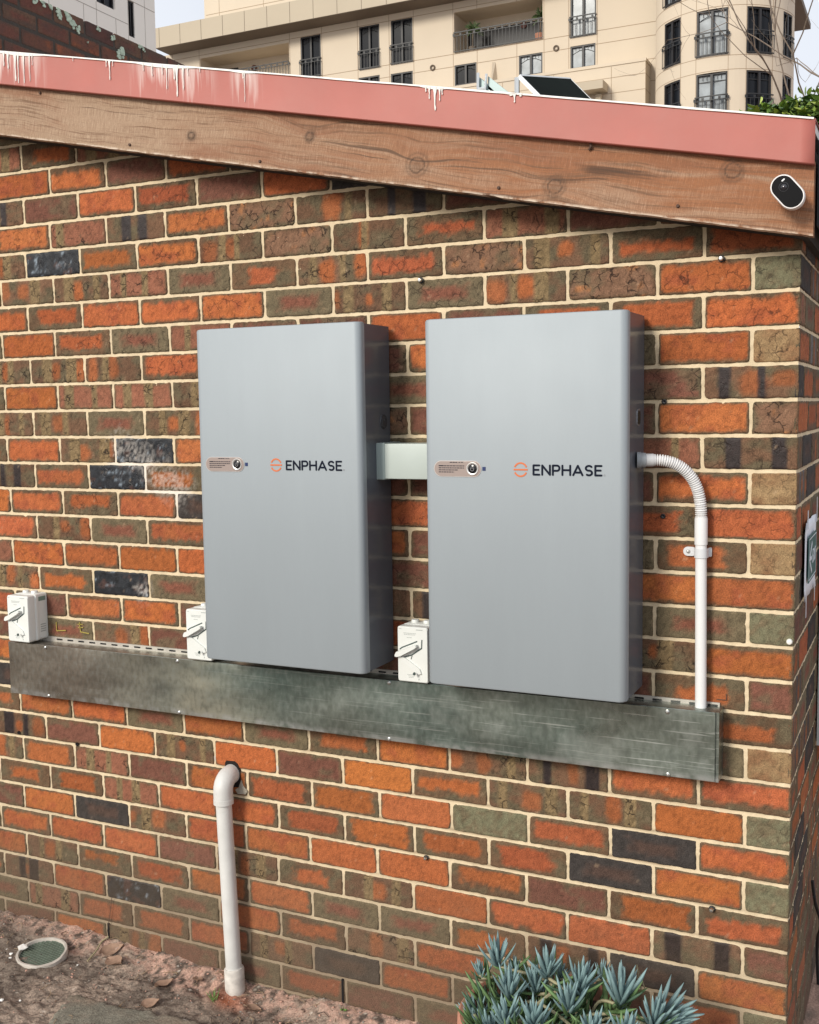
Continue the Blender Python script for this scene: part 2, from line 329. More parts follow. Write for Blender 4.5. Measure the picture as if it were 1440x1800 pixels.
def brick_mat(name, mortar=False):
    m = bpy.data.materials.new(name); m.use_nodes = True; t = m.node_tree; b = t.nodes['Principled BSDF']; N = t.nodes.new; Lk = t.links.new
    at = N('ShaderNodeVertexColor'); at.layer_name = 'Col'; sf = N('ShaderNodeAttribute'); sf.attribute_name = 'surf'
    sx = N('ShaderNodeSeparateXYZ'); Lk(sf.outputs['Vector'], sx.inputs[0])
    tc = N('ShaderNodeTexCoord'); n = N('ShaderNodeTexNoise'); n.inputs['Scale'].default_value = 300 if not mortar else 420; n.inputs['Detail'].default_value = 5; n.inputs['Roughness'].default_value = .65
    Lk(tc.outputs['Object'], n.inputs['Vector'])
    mr = N('ShaderNodeMapRange'); mr.inputs['From Min'].default_value = .3; mr.inputs['From Max'].default_value = .7
    mr.inputs['To Min'].default_value = .55 if not mortar else .86; mr.inputs['To Max'].default_value = 1.45 if not mortar else 1.10; Lk(n.outputs['Fac'], mr.inputs['Value'])
    vm = N('ShaderNodeVectorMath'); vm.operation = 'SCALE'; Lk(at.outputs['Color'], vm.inputs[0]); Lk(mr.outputs['Result'], vm.inputs['Scale'])
    col = vm.outputs['Vector']; hgt = n.outputs['Fac']
    if not mortar:
        # hairline firing cracks
        wn = N('ShaderNodeTexNoise'); wn.inputs['Scale'].default_value = 30; wn.inputs['Detail'].default_value = 3; Lk(tc.outputs['Object'], wn.inputs['Vector'])
        ad = N('ShaderNodeVectorMath'); ad.operation = 'MULTIPLY_ADD'; ad.inputs[1].default_value = (.05, .05, .05); Lk(wn.outputs['Color'], ad.inputs[0]); Lk(tc.outputs['Object'], ad.inputs[2])
        vo = N('ShaderNodeTexVoronoi'); vo.feature = 'DISTANCE_TO_EDGE'; vo.inputs['Scale'].default_value = 33; Lk(ad.outputs['Vector'], vo.inputs['Vector'])
        c1 = N('ShaderNodeMapRange'); c1.inputs['From Min'].default_value = 0; c1.inputs['From Max'].default_value = .085; c1.inputs['To Min'].default_value = 1; c1.inputs['To Max'].default_value = 0
        Lk(vo.outputs['Distance'], c1.inputs['Value'])
        gate = N('ShaderNodeMapRange'); gate.inputs['From Min'].default_value = .46; gate.inputs['From Max'].default_value = .56; Lk(wn.outputs['Fac'], gate.inputs['Value'])
        g1 = N('ShaderNodeMath'); g1.operation = 'MULTIPLY'; Lk(c1.outputs['Result'], g1.inputs[0]); Lk(gate.outputs['Result'], g1.inputs[1])
        g2 = N('ShaderNodeMath'); g2.operation = 'MULTIPLY'; Lk(g1.outputs[0], g2.inputs[0]); Lk(sx.outputs['X'], g2.inputs[1])
        mx = N('ShaderNodeMix'); mx.data_type = 'RGBA'; Lk(g2.outputs[0], mx.inputs[0]); Lk(col, mx.inputs[6]); mx.inputs[7].default_value = (.02, .013, .01, 1); col = mx.outputs[2]
        hs = N('ShaderNodeMath'); hs.operation = 'MULTIPLY_ADD'; hs.inputs[1].default_value = -2.0; Lk(g2.outputs[0], hs.inputs[0]); Lk(n.outputs['Fac'], hs.inputs[2]); hgt = hs.outputs[0]
        rg = N('ShaderNodeMapRange'); rg.inputs['To Min'].default_value = .88; rg.inputs['To Max'].default_value = .32; Lk(sx.outputs['Y'], rg.inputs['Value']); Lk(rg.outputs['Result'], b.inputs['Roughness'])
    else: b.inputs['Roughness'].default_value = .95
    Lk(col, b.inputs['Base Color']); b.inputs['Specular IOR Level'].default_value = .25
    bp = N('ShaderNodeBump'); bp.inputs['Strength'].default_value = .55 if not mortar else .4; bp.inputs['Distance'].default_value = .0016; Lk(hgt, bp.inputs['Height']); Lk(bp.outputs['Normal'], b.inputs['Normal'])
    return m
M_BRICK = brick_mat('clinker brick'); M_MORT = brick_mat('cream mortar', True)

# ------------------------------------------------------------ the brick building
shed = tag(empty('brick_building', (0, 0, 0)), 'low red and brown clinker brick building with a sloping pink metal edge and timber board', 'building')
faces = []; XL = -3.7
for k in range(-9, 28):
    row = TABLE.get(k, ''); even = (k % 2 == 0)
    H = CH - .0078; z = Z0 - (k + 1) * CH + .0039
    if z < -.35: continue
    x = -HEADER_L - .002 if even else -(STR - .008)
    pos = [(x, -x)]                                   # (left, length)
    j = 0
    while pos[-1][0] > XL:
        jit = random.Random(k * 31 + j).uniform(-.0022, .0022)
        r = pos[-1][0] - .0062; l = r - (STR - .0062) + jit; pos.append((l, r - l)); j += 1
    n = len(pos); rr = random.Random(k + 500)
    if k < 0:                                          # upper courses are listed from the left end of the picture
        full = 11 if not even else 12
        seq = {-5: 0, -4: 0, -3: 0, -2: 0, -1: 0}.get(k)
    full = 12 if even else 11
    for q, (l, L) in enumerate(pos):
        idx = full - 1 - q if row and len(row) >= full else (full - 1 - q)
        t = row[idx] if (row and 0 <= idx < len(row)) else rr.choice('OOooBbSPOb')
        top = z + H
        if z > 2.29 - .2078 * l: continue
        faces.append((l, z, L, H, t, (k + 20) * 101 + q * 7 + 3, 'F'))
    # return wall
    y = .0; j = 0; first = .230 if even else .110
    while y < 2.6:
        L = first if j == 0 else .230
        t = rr.choice('obOODBKoSB')
        if z < 2.30: faces.append((y, z, L, H, t, (k + 20) * 211 + j * 13 + 5, 'R'))
        y += L + .010; j += 1
brick_mesh('wall', faces, [('F', XL, -.0035, -.3, 2.98, .0075), ('R', .0035, 2.6, -.3, 2.33, .0125)], [M_BRICK, M_MORT], shed)
# back of the wall / roof body so that nothing is open from the side
M_LINING = mat('dark timber lining', (.03, .025, .02), .9)  # near-black lining closing the space under the roof
M_ROOF = mat('white roof membrane', (.72, .70, .66), .7, var=.1, vscale=3)
def rz(x, top): return top - .2066 * x                # slope line
m = MB(); y0, y1 = .012, 4.2
for (xa, xb) in ((-3.9, .035),):
    P = [(xa, rz(xa, 2.515)), (xb, rz(xb, 2.515)), (xb, rz(xb, 2.535)), (xa, rz(xa, 2.535))]
    m.prism(P, -.138, y1)
m.build('roof', M_ROOF, shed, smooth=0)
m = MB(); m.prism([(-3.75, rz(-3.75, 2.28)), (.02, rz(.02, 2.28)), (.02, rz(.02, 2.51)), (-3.75, rz(-3.75, 2.51))], -.085, 4.0); m.build('eaves_lining', M_LINING, shed, smooth=0)

# timber barge board
def wood_mat():
    m = bpy.data.materials.new('rough sawn hardwood'); m.use_nodes = True; t = m.node_tree; b = t.nodes['Principled BSDF']; N = t.nodes.new; Lk = t.links.new
    tc = N('ShaderNodeTexCoord')
    def noise(sc, vec, det=6, ro=.6):
        mp = N('ShaderNodeMapping'); mp.inputs['Scale'].default_value = vec; Lk(tc.outputs['Object'], mp.inputs['Vector'])
        n = N('ShaderNodeTexNoise'); n.inputs['Scale'].default_value = sc; n.inputs['Detail'].default_value = det; n.inputs['Roughness'].default_value = ro; Lk(mp.outputs[0], n.inputs['Vector']); return n.outputs['Fac']
    def mr(v, a, b_, c=0, d=1):
        q = N('ShaderNodeMapRange'); q.inputs['From Min'].default_value = a; q.inputs['From Max'].default_value = b_; q.inputs['To Min'].default_value = c; q.inputs['To Max'].default_value = d; Lk(v, q.inputs['Value']); return q.outputs['Result']
    def mix(f, a, b_):
        q = N('ShaderNodeMix'); q.data_type = 'RGBA'
        if isinstance(f, float): q.inputs[0].default_value = f
        else: Lk(f, q.inputs[0])
        for i, s_ in ((6, a), (7, b_)):
            if isinstance(s_, tuple): q.inputs[i].default_value = (*s_, 1)
            else: Lk(s_, q.inputs[i])
        return q.outputs[2]
    sx = N('ShaderNodeSeparateXYZ'); Lk(tc.outputs['Object'], sx.inputs[0]); grad = mr(sx.outputs['X'], -1.9, -.7)   # board is redder to the right
    va = N('ShaderNodeVertexColor'); va.layer_name = 'knot'; sk = N('ShaderNodeSeparateColor'); Lk(va.outputs['Color'], sk.inputs[0])
    def ma(op, a, b_, c_=None):
        q = N('ShaderNodeMath'); q.operation = op
        for k_, v_ in enumerate((a, b_, c_)):
            if v_ is None: continue
            if isinstance(v_, (int, float)): q.inputs[k_].default_value = v_
            else: Lk(v_, q.inputs[k_])
        return q.outputs[0]
    along = ma('MULTIPLY_ADD', sx.outputs['Z'], -.2066, sx.outputs['X']); across = ma('MULTIPLY_ADD', sx.outputs['X'], .2066, sx.outputs['Z'])
    wv = N('ShaderNodeTexNoise'); wv.inputs['Scale'].default_value = 3.2; wv.inputs['Detail'].default_value = 2; Lk(tc.outputs['Object'], wv.inputs['Vector'])
    across = ma('ADD', across, ma('MULTIPLY', ma('SUBTRACT', wv.outputs['Fac'], .5), .055)); across = ma('ADD', across, ma('MULTIPLY', ma('SUBTRACT', sk.outputs['Green'], .5), .12))
    cv = N('ShaderNodeCombineXYZ'); Lk(along, cv.inputs[0]); Lk(across, cv.inputs[2])
    def wn(sc, vec, det=6, ro=.6):
        mp = N('ShaderNodeMapping'); mp.inputs['Scale'].default_value = vec; Lk(cv.outputs[0], mp.inputs['Vector']); n = N('ShaderNodeTexNoise'); n.inputs['Scale'].default_value = sc; n.inputs['Detail'].default_value = det; n.inputs['Roughness'].default_value = ro; Lk(mp.outputs[0], n.inputs['Vector']); return n.outputs['Fac']
    big = wn(1.7, (1, 1, 3.5), 4); grain = wn(5, (.5, 1, 22), 7, .72); gr2 = wn(3, (.8, 1, 14), 5); fine = noise(420, (1, 1, 1), 3); saw = wn(9, (60, 1, 3.0), 4, .65)
    base = mix(grad, (.47, .335, .23), (.385, .168, .082))
    base = mix(mr(big, .50, .64, 0, .75), base, (.31, .135, .078)); base = mix(mr(big, .46, .34, 0, .5), base, (.52, .40, .29))
    base = mix(mr(gr2, .48, .66, 0, .6), base, (.50, .36, .25))
    c = mix(mr(grain, .53, .61, 0, .75), base, (.165, .10, .065)); c = mix(mr(grain, .655, .69, 0, .8), c, (.05, .036, .028))
    c = mix(mr(wn(11, (.35, 1, 16), 8, .8), .57, .64, 0, .55), c, (.13, .085, .06))
    c = mix(mr(wn(2.2, (.5, 1, 20), 6, .7), .60, .64, 0, .75), c, (.075, .055, .042))
    c = mix(mr(saw, .38, .58, .5, 0), c, (.20, .10, .06)); c = mix(mr(saw, .56, .70, 0, .28), c, (.70, .54, .42))
    c = mix(mr(fine, .35, .65, 0, .28), c, (.14, .08, .05))
    ed = N('ShaderNodeMath'); ed.operation = 'MULTIPLY_ADD'; ed.inputs[1].default_value = .2078; Lk(sx.outputs['X'], ed.inputs[0]); Lk(sx.outputs['Z'], ed.inputs[2])
    eg = N('ShaderNodeMath'); eg.operation = 'MULTIPLY'; Lk(mr(ed.outputs[0], 2.277, 2.2835, .9, 0), eg.inputs[0]); Lk(mr(noise(25, (1, 1, 1), 3), .40, .55), eg.inputs[1]); c = mix(eg.outputs[0], c, (.72, .60, .48))
    c = mix(sk.outputs['Red'], c, (.075, .05, .038))
    Lk(c, b.inputs['Base Color']); b.inputs['Roughness'].default_value = .9; b.inputs['Specular IOR Level'].default_value = .2
    h = N('ShaderNodeMath'); h.operation = 'ADD'; Lk(saw, h.inputs[0]); Lk(grain, h.inputs[1])
    bp = N('ShaderNodeBump'); bp.inputs['Strength'].default_value = .5; bp.inputs['Distance'].default_value = .003; Lk(h.outputs[0], bp.inputs['Height']); Lk(bp.outputs['Normal'], b.inputs['Normal'])
    return m
M_WOOD = wood_mat()
xs = np.linspace(-3.9, .036, 940); ts = np.linspace(0, 1, 44)
X, T = np.meshgrid(xs, ts); X = X.ravel(); T = T.ravel()
zt = 2.450 - .2066 * X; zb = 2.2765 - .2078 * X + (fbm(X * 30, X * 0 + 2, 5) - .5) * .004; Z = zb + (zt - zb) * T
kn = np.zeros_like(X); Y = np.full_like(X, -.12) + (fbm(X * 9, Z * 30, 44) - .5) * .002
for (kx, kz, kr) in ((-.592, 2.443, .017), (-.1485, 2.437, .017), (-.98, 2.5375, .020), (-1.312, 2.651, .010), (-1.72, 2.70, .009)):
    d = np.hypot((X - kx) * .95, Z - kz) + (fbm(X * 60, Z * 60, 8) - .5) * .008
    ring = np.exp(-((d - kr) / .0026) ** 2) * .85 + np.exp(-((d - kr * 1.55) / .004) ** 2) * .4 + sm(kr, kr * .4, d) * .35
    kn = np.maximum(kn, ring); Y -= np.exp(-(d / kr) ** 2) * .002
# long weathered grain checks flowing round the knots
warp = sum(.009 * np.exp(-((X - kx) / .10) ** 2) * np.sign(Z - kz) * np.exp(-np.abs(Z - kz) / .05) for kx, kz, _ in ((-.592, 2.443, 0), (-.1485, 2.437, 0), (-.98, 2.5375, 0)))
tt = (Z + .2072 * X) + warp
warp2 = sum(.26 * np.sign(dz_) * (1 - np.exp(-np.abs(dz_) / .012)) * np.exp(-(((X - kx) / .085) ** 2)) * np.exp(-np.abs(dz_) / .045) for kx, dz_ in ((q[0], Z + .2066 * X - (q[1] + .2066 * q[0])) for q in ((-.592, 2.443), (-.1485, 2.437), (-.98, 2.5375), (-1.312, 2.651))))
gl = fbm(X * 1.6 + 3, tt * 95, 77, 4); kn = np.maximum(kn, sm(.68, .76, gl) * sm(.50, .66, fbm(X * 5, tt * 14, 78, 3)) * .7)
w_ = len(xs); i = (np.arange(len(ts) - 1)[:, None] * w_ + np.arange(w_ - 1)[None, :]).ravel()
Vf = np.c_[X, Y, Z]; F = [tuple(q) for q in np.c_[i, i + 1, i + 1 + w_, i + w_]]
nb = len(Vf); bk = Vf[np.r_[0:w_, (len(ts) - 1) * w_:len(ts) * w_]].copy(); bk[:, 1] = -.086
V_ = np.r_[Vf, bk]
for a in range(w_ - 1):
    F.append((a + 1, a, nb + a, nb + a + 1)); q = (len(ts) - 1) * w_; F.append((q + a, q + a + 1, nb + w_ + a + 1, nb + w_ + a))
F.append(tuple([r * w_ + w_ - 1 for r in range(len(ts))] + [nb + 2 * w_ - 1, nb + w_ - 1]))
me = bpy.data.meshes.new('barge_board'); me.from_pydata(V_.tolist(), [], F); me.materials.append(M_WOOD)
ca = me.color_attributes.new('knot', 'FLOAT_COLOR', 'POINT'); kk = np.zeros((len(V_), 4)); kk[:nb, 0] = kn; kk[:, 1] = .5; kk[:nb, 1] = .5 + warp2; kk[:, 3] = 1; ca.data.foreach_set('color', kk.ravel())
me.shade_smooth(); me.set_sharp_from_angle(angle=.6)
o = bpy.data.objects.new('barge_board', me); COL.objects.link(o); o.parent = shed
# nails in the board
M_STEEL = mat('zinc screw', (.62, .62, .60), .35, 1.0); M_RUST = mat('rusty nail', (.09, .05, .035), .8)
for x, z in ((-.7443, 2.4546), (-.2774, 2.366), (-2.30, 2.90), (-1.95, 2.70), (-1.48, 2.60)):
    m = MB(); m.lathe([(0, -.1245), (.0035, -.1245), (.0045, -.1225), (.0045, -.118)], (x, 0, z), 10, axis='y'); m.build('nail', M_RUST, shed)
m = MB(); m.tube([(-.497, -.122, 2.553), (-.495, -.128, 2.545), (-.494, -.128, 2.530), (-.500, -.124, 2.524)], .0035, 8)
m.build('nail', M_RUST, shed)

# folded metal barge cap
M_PINK = mat('faded red painted metal', (.42, .120, .095), .55, var=.08, vscale=6, bump=.22, bscale=5)
M_WHITE = mat('white roof paint', (.82, .80, .75), .5, bump=.15, bscale=60)
m = MB(); n = 120; sec = lambda x: [(-.118, rz(x, 2.4365) + .0), (-.1405, rz(x, 2.4365)), (-.1425, rz(x, 2.4385)), (-.1405 + .0012 * math.sin(x * 3), rz(x, 2.488)), (-.1405, rz(x, 2.534)), (-.136, rz(x, 2.540)), (.08, rz(x, 2.5405)), (.08, rz(x, 2.5365))]
vs = []; fs = []
for a in range(n + 1):
    x = -3.92 + (3.92 + .0385) * a / n; vs += [(x, y, z) for y, z in sec(x)]
K = 8
for a in range(n):
    for b in range(K - 1): fs.append((a * K + b, (a + 1) * K + b, (a + 1) * K + b + 1, a * K + b + 1))
m.add(vs, fs); fl = m.build('barge_cap', M_PINK, shed, 30, normals=False)
sol = fl.modifiers.new('s', 'SOLIDIFY'); sol.thickness = .0015
t = M_PINK.node_tree; b = t.nodes['Principled BSDF']; N = t.nodes.new; Lk = t.links.new; src = b.inputs['Base Color'].links[0].from_socket
tc = N('ShaderNodeTexCoord'); sx = N('ShaderNodeSeparateXYZ'); Lk(tc.outputs['Object'], sx.inputs[0])
def _m(op, a, b_, c_=None):
    q = N('ShaderNodeMath'); q.operation = op; q.use_clamp = op == 'MULTIPLY'
    for k_, v_ in enumerate((a, b_, c_)):
        if v_ is None: continue
        if isinstance(v_, (int, float)): q.inputs[k_].default_value = v_
        else: Lk(v_, q.inputs[k_])
    return q.outputs[0]
def _r(v, a, b_, c_=0, d_=1):
    q = N('ShaderNodeMapRange'); q.inputs['From Min'].default_value = a; q.inputs['From Max'].default_value = b_; q.inputs['To Min'].default_value = c_; q.inputs['To Max'].default_value = d_; Lk(v, q.inputs['Value']); return q.outputs['Result']
mp = N('ShaderNodeMapping'); mp.inputs['Scale'].default_value = (26, 1, 1.6); Lk(tc.outputs['Object'], mp.inputs[0]); ns = N('ShaderNodeTexNoise'); ns.inputs['Scale'].default_value = 4; ns.inputs['Detail'].default_value = 5; Lk(mp.outputs[0], ns.inputs['Vector'])
z_ = _m('MULTIPLY_ADD', sx.outputs['X'], .2066, sx.outputs['Z']); down = _r(z_, 2.44, 2.54, -.02, .30); g1 = _r(_m('ABSOLUTE', _m('ADD', sx.outputs['X'], 1.77), 0), .05, .17, 1, 0); g2 = _r(_m('ABSOLUTE', _m('ADD', sx.outputs['X'], 2.39), 0), .05, .15, 1, 0); g3 = _r(_m('ABSOLUTE', _m('ADD', sx.outputs['X'], 1.51), 0), .01, .06, 1, 0)
gg = _m('MAXIMUM', _m('MAXIMUM', g1, g2), g3); v_ = _m('MULTIPLY', _r(_m('ADD', ns.outputs['Fac'], down), .58, .86), _m('MULTIPLY', gg, .75)); mq = N('ShaderNodeMix'); mq.data_type = 'RGBA'; Lk(v_, mq.inputs[0]); Lk(src, mq.inputs[6]); mq.inputs[7].default_value = (.78, .70, .66, 1)
fd = N('ShaderNodeTexNoise'); fd.inputs['Scale'].default_value = 2.5; fd.inputs['Detail'].default_value = 8; fd.inputs['Roughness'].default_value = .7; Lk(tc.outputs['Object'], fd.inputs['Vector']); mf = N('ShaderNodeMix'); mf.data_type = 'RGBA'; Lk(_r(fd.outputs['Fac'], .45, .7, 0, .22), mf.inputs[0]); Lk(mq.outputs[2], mf.inputs[6]); mf.inputs[7].default_value = (.36, .20, .17, 1); Lk(mf.outputs[2], b.inputs['Base Color'])
# white paint run over the top edge and its drips
m = MB(); rp = random.Random(3)
N_ = 700; top = []; low = []
for a in range(N_ + 1):
    x = -3.9 + (3.935) * a / N_; e = .0008 + .0028 * float(fbm(np.array([x * 9.]), np.array([1.]), 4)[0])
    for c0, c1, ex in ((-2.47, -2.26, .006), (-1.90, -1.68, .007), (-1.56, -1.47, .003), (-.96, -.88, .004)):
        if c0 < x < c1: e += ex * math.sin((x - c0) / (c1 - c0) * PI)
    top.append((x, rz(x, 2.5412))); low.append((x, rz(x, 2.5412) - e - .002))
vs = []; 
for (x, z), (x2, z2) in zip(top, low): vs += [(x, -.100, z + .0007), (x, -.1412, z + .0004), (x2, -.1432, z - .002), (x2, -.1432, z2), (x2, -.1412, z2 - .0006)]
fs = [(a * 5 + b, (a + 1) * 5 + b, (a + 1) * 5 + b + 1, a * 5 + b + 1) for a in range(N_) for b in range(4)]
m.add(vs, fs)
def drip(x, L, wd, f=1.0, bulb=1.25):
    wd *= .68
    z0 = rz(x, 2.5385); n = 9; xs_ = []; zs_ = []
    pts = [(x + (rp.random() - .5) * .0012, z0 - L * t) for t in [k / n for k in range(n + 1)]]
    vs = []; fs = []
    for k, (a, z) in enumerate(pts):
        t = k / n; ww = wd * (1.9 * (1 - t) ** 4 + .62 + (.28 * bulb if t > .86 else 0)) * (1 if k < n else .45) / 2
        for (dx, dy) in ((-1, .0), (-.55, -.0011), (.55, -.0011), (1, .0)): vs.append((a + dx * ww, -.1436 + dy, z))
    for k in range(n):
        for b in range(3): fs.append((k * 4 + b, k * 4 + b + 1, (k + 1) * 4 + b + 1, (k + 1) * 4 + b))
    m.add(vs, fs)
for x, L, wd in ((-2.425, .045, .007), (-2.408, .052, .008), (-2.378, .088, .009), (-2.366, .094, .006), (-2.342, .092, .005), (-2.318, .085, .004), (-2.306, .035, .004),
                 (-2.14, .012, .003), (-2.01, .02, .005), (-1.998, .058, .006), (-1.985, .016, .004),
                 (-1.870, .022, .005), (-1.838, .035, .005), (-1.80, .028, .005), (-1.785, .070, .005), (-1.757, .040, .008), (-1.748, .088, .009), (-1.725, .066, .005), (-1.708, .025, .004), (-1.665, .012, .004),
                 (-1.516, .020, .006), (-1.511, .085, .003),
                 (-.940, .014, .007), (-.930, .032, .006), (-.914, .060, .0085), (-.900, .034, .006), (-.893, .018, .006), (-.691, .022, .007), (-.700, .006, .02), (-.675, .006, .012), (-3.0, .05, .008), (-3.05, .03, .008)):
    drip(x, L, wd)
m.build('paint_drips', M_WHITE, shed, 50, normals=False)
# chalky overspray of the same paint beneath the runs (thin film)
# gutter end and dark soffit at the right hand end
M_DARK = mat('dark gutter metal', (.022, .024, .028), .5)
m = MB(); m.box(.0385, .125, -.06, 2.6, 2.30, 2.50); m.build('gutter', M_DARK, shed, 0)

# ------------------------------------------------------------ battery cabinets
def silver_mat():
    m = mat('silver satin paint', (.310, .345, .375), .4, .12, spec=.45)
    t = m.node_tree; b = t.nodes['Principled BSDF']; tc = t.nodes.new('ShaderNodeTexCoord')
    n = t.nodes.new('ShaderNodeTexNoise'); n.inputs['Scale'].default_value = 3.5; n.inputs['Detail'].default_value = 5; t.links.new(tc.outputs['Object'], n.inputs['Vector'])
    mr = t.nodes.new('ShaderNodeMapRange'); mr.inputs['To Min'].default_value = .48; mr.inputs['To Max'].default_value = .62; t.links.new(n.outputs['Fac'], mr.inputs['Value']); t.links.new(mr.outputs['Result'], b.inputs['Roughness'])
    mp = t.nodes.new('ShaderNodeMapping'); mp.inputs['Scale'].default_value = (5, 1, .8); t.links.new(tc.outputs['Object'], mp.inputs[0])
    n3 = t.nodes.new('ShaderNodeTexNoise'); n3.inputs['Scale'].default_value = 2.2; n3.inputs['Detail'].default_value = 8; n3.inputs['Roughness'].default_value = .7; t.links.new(mp.outputs[0], n3.inputs['Vector'])
    n4 = t.nodes.new('ShaderNodeTexNoise'); n4.inputs['Scale'].default_value = 260; n4.inputs['Detail'].default_value = 3; t.links.new(tc.outputs['Object'], n4.inputs['Vector'])
    a4 = t.nodes.new('ShaderNodeMath'); a4.operation = 'MULTIPLY_ADD'; a4.inputs[1].default_value = .35; t.links.new(n4.outputs['Fac'], a4.inputs[0]); t.links.new(n3.outputs['Fac'], a4.inputs[2])
    m3 = t.nodes.new('ShaderNodeMapRange'); m3.inputs['From Min'].default_value = .45; m3.inputs['From Max'].default_value = .90; m3.inputs['To Min'].default_value = .975; m3.inputs['To Max'].default_value = 1.025; t.links.new(a4.outputs[0], m3.inputs['Value'])
    v3 = t.nodes.new('ShaderNodeVectorMath'); v3.operation = 'SCALE'; v3.inputs[0].default_value = (.305, .342, .368); t.links.new(m3.outputs['Result'], v3.inputs['Scale']); t.links.new(v3.outputs['Vector'], b.inputs['Base Color'])
    n2 = t.nodes.new('ShaderNodeTexNoise'); n2.inputs['Scale'].default_value = 900; t.links.new(tc.outputs['Object'], n2.inputs['Vector'])
    bp = t.nodes.new('ShaderNodeBump'); bp.inputs['Strength'].default_value = .06; bp.inputs['Distance'].default_value = .0005; t.links.new(n2.outputs['Fac'], bp.inputs['Height']); t.links.new(bp.outputs['Normal'], b.inputs['Normal'])
    return m
M_SILV = silver_mat(); M_SIDE = mat('gloss panel darkened for shade', (.105, .115, .135), .20, 0, spec=.22, var=.1)  # side panel colour darkened to stand in for shade on the flank
M_NAVY = mat('navy print', (.006, .010, .022), .7, spec=.15); M_LOGO = mat('orange print', (.62, .15, .045), .5); M_GREYP = mat('grey print', (.22, .22, .23), .6)
M_BADGE = mat('rose grey label', (.33, .265, .24), .35); M_RING = mat('bright button ring', (.75, .74, .72), .25, .8); M_BLACKG = mat('black gloss plastic', (.008, .008, .010), .2)
M_BLUE = mat('navy sticker', (.012, .030, .12), .4); M_BRUSH = mat('badge rim', (.62, .58, .56), .3, .6)
def glyph(ch, w, h):
    a = [(w * .5 + w * .46 * math.cos(math.radians(t)), h * .5) for t in (0,)]
    if ch == 'E': return [[(w, h), (0, h), (0, 0), (w, 0)], [(0, h * .52), (w * .86, h * .52)]]
    if ch == 'N': return [[(0, 0), (0, h), (w, 0), (w, h)]]
    if ch == 'P':
        r = h * .28; arc = [(w - r + r * math.cos(math.radians(t)), h - r + r * math.sin(math.radians(t))) for t in range(90, -91, -20)]
        return [[(0, 0), (0, h)], [(0, h)] + arc + [(0, h - 2 * r)]]
    if ch == 'H': return [[(0, 0), (0, h)], [(w, 0), (w, h)], [(0, h * .52), (w, h * .52)]]
    if ch == 'A': return [[(0, 0), (w / 2, h), (w, 0)], [(w * .2, h * .28), (w * .8, h * .28)]]
    if ch == 'S':
        r = h * .255; cx = w / 2; rx = w * .46
        up = [(cx + rx * math.cos(math.radians(t)), h - r + r * math.sin(math.radians(t))) for t in range(35, 271, 22)]
        dn = [(cx + rx * math.cos(math.radians(t)), r + r * math.sin(math.radians(t))) for t in range(90, -146, -22)]
        return [up + dn]
def word(m, s, x, z, h, total, wd, y0, y1, mi=0):
    W = {'E': .52, 'N': .68, 'P': .58, 'H': .68, 'A': .80, 'S': .58}; gap = .26; tot = sum(W[c] for c in s) * h + gap * h * (len(s) - 1); k = (total - wd) / tot; cx = x + wd / 2
    for c in s:
        for st in glyph(c, W[c] * h * k, h - wd):
            # square the line ends by half a stroke
            q = [(cx + a, z + wd / 2 + b) for a, b in st]
            for i_, (p, p2) in enumerate(zip(q, q[1:])): m.stroke([p, p2], wd, y0 - .00004 * (i_ % 3), y1, mi)
            for i_, p in enumerate(q): m.prism(circ(p[0], p[1], wd / 2 * .99, 10), y0 - .00014 - .00003 * (i_ % 2), y1, mi)
        cx += (W[c] + gap) * h * k
def rules(m, x, z, rows, y0, y1, hh, seed, mi=0):
    r = random.Random(seed)                            # small print far too fine to read: broken rules of word-length
    for k, (dx, ln, pitch) in enumerate(rows):
        a = x + dx; e = a + ln
        while a < e - .001:
            wl = min(r.uniform(.0025, .008), e - a); m.box(a, a + wl, y0, y1, z - pitch, z - pitch + hh, mi); a += wl + .0013
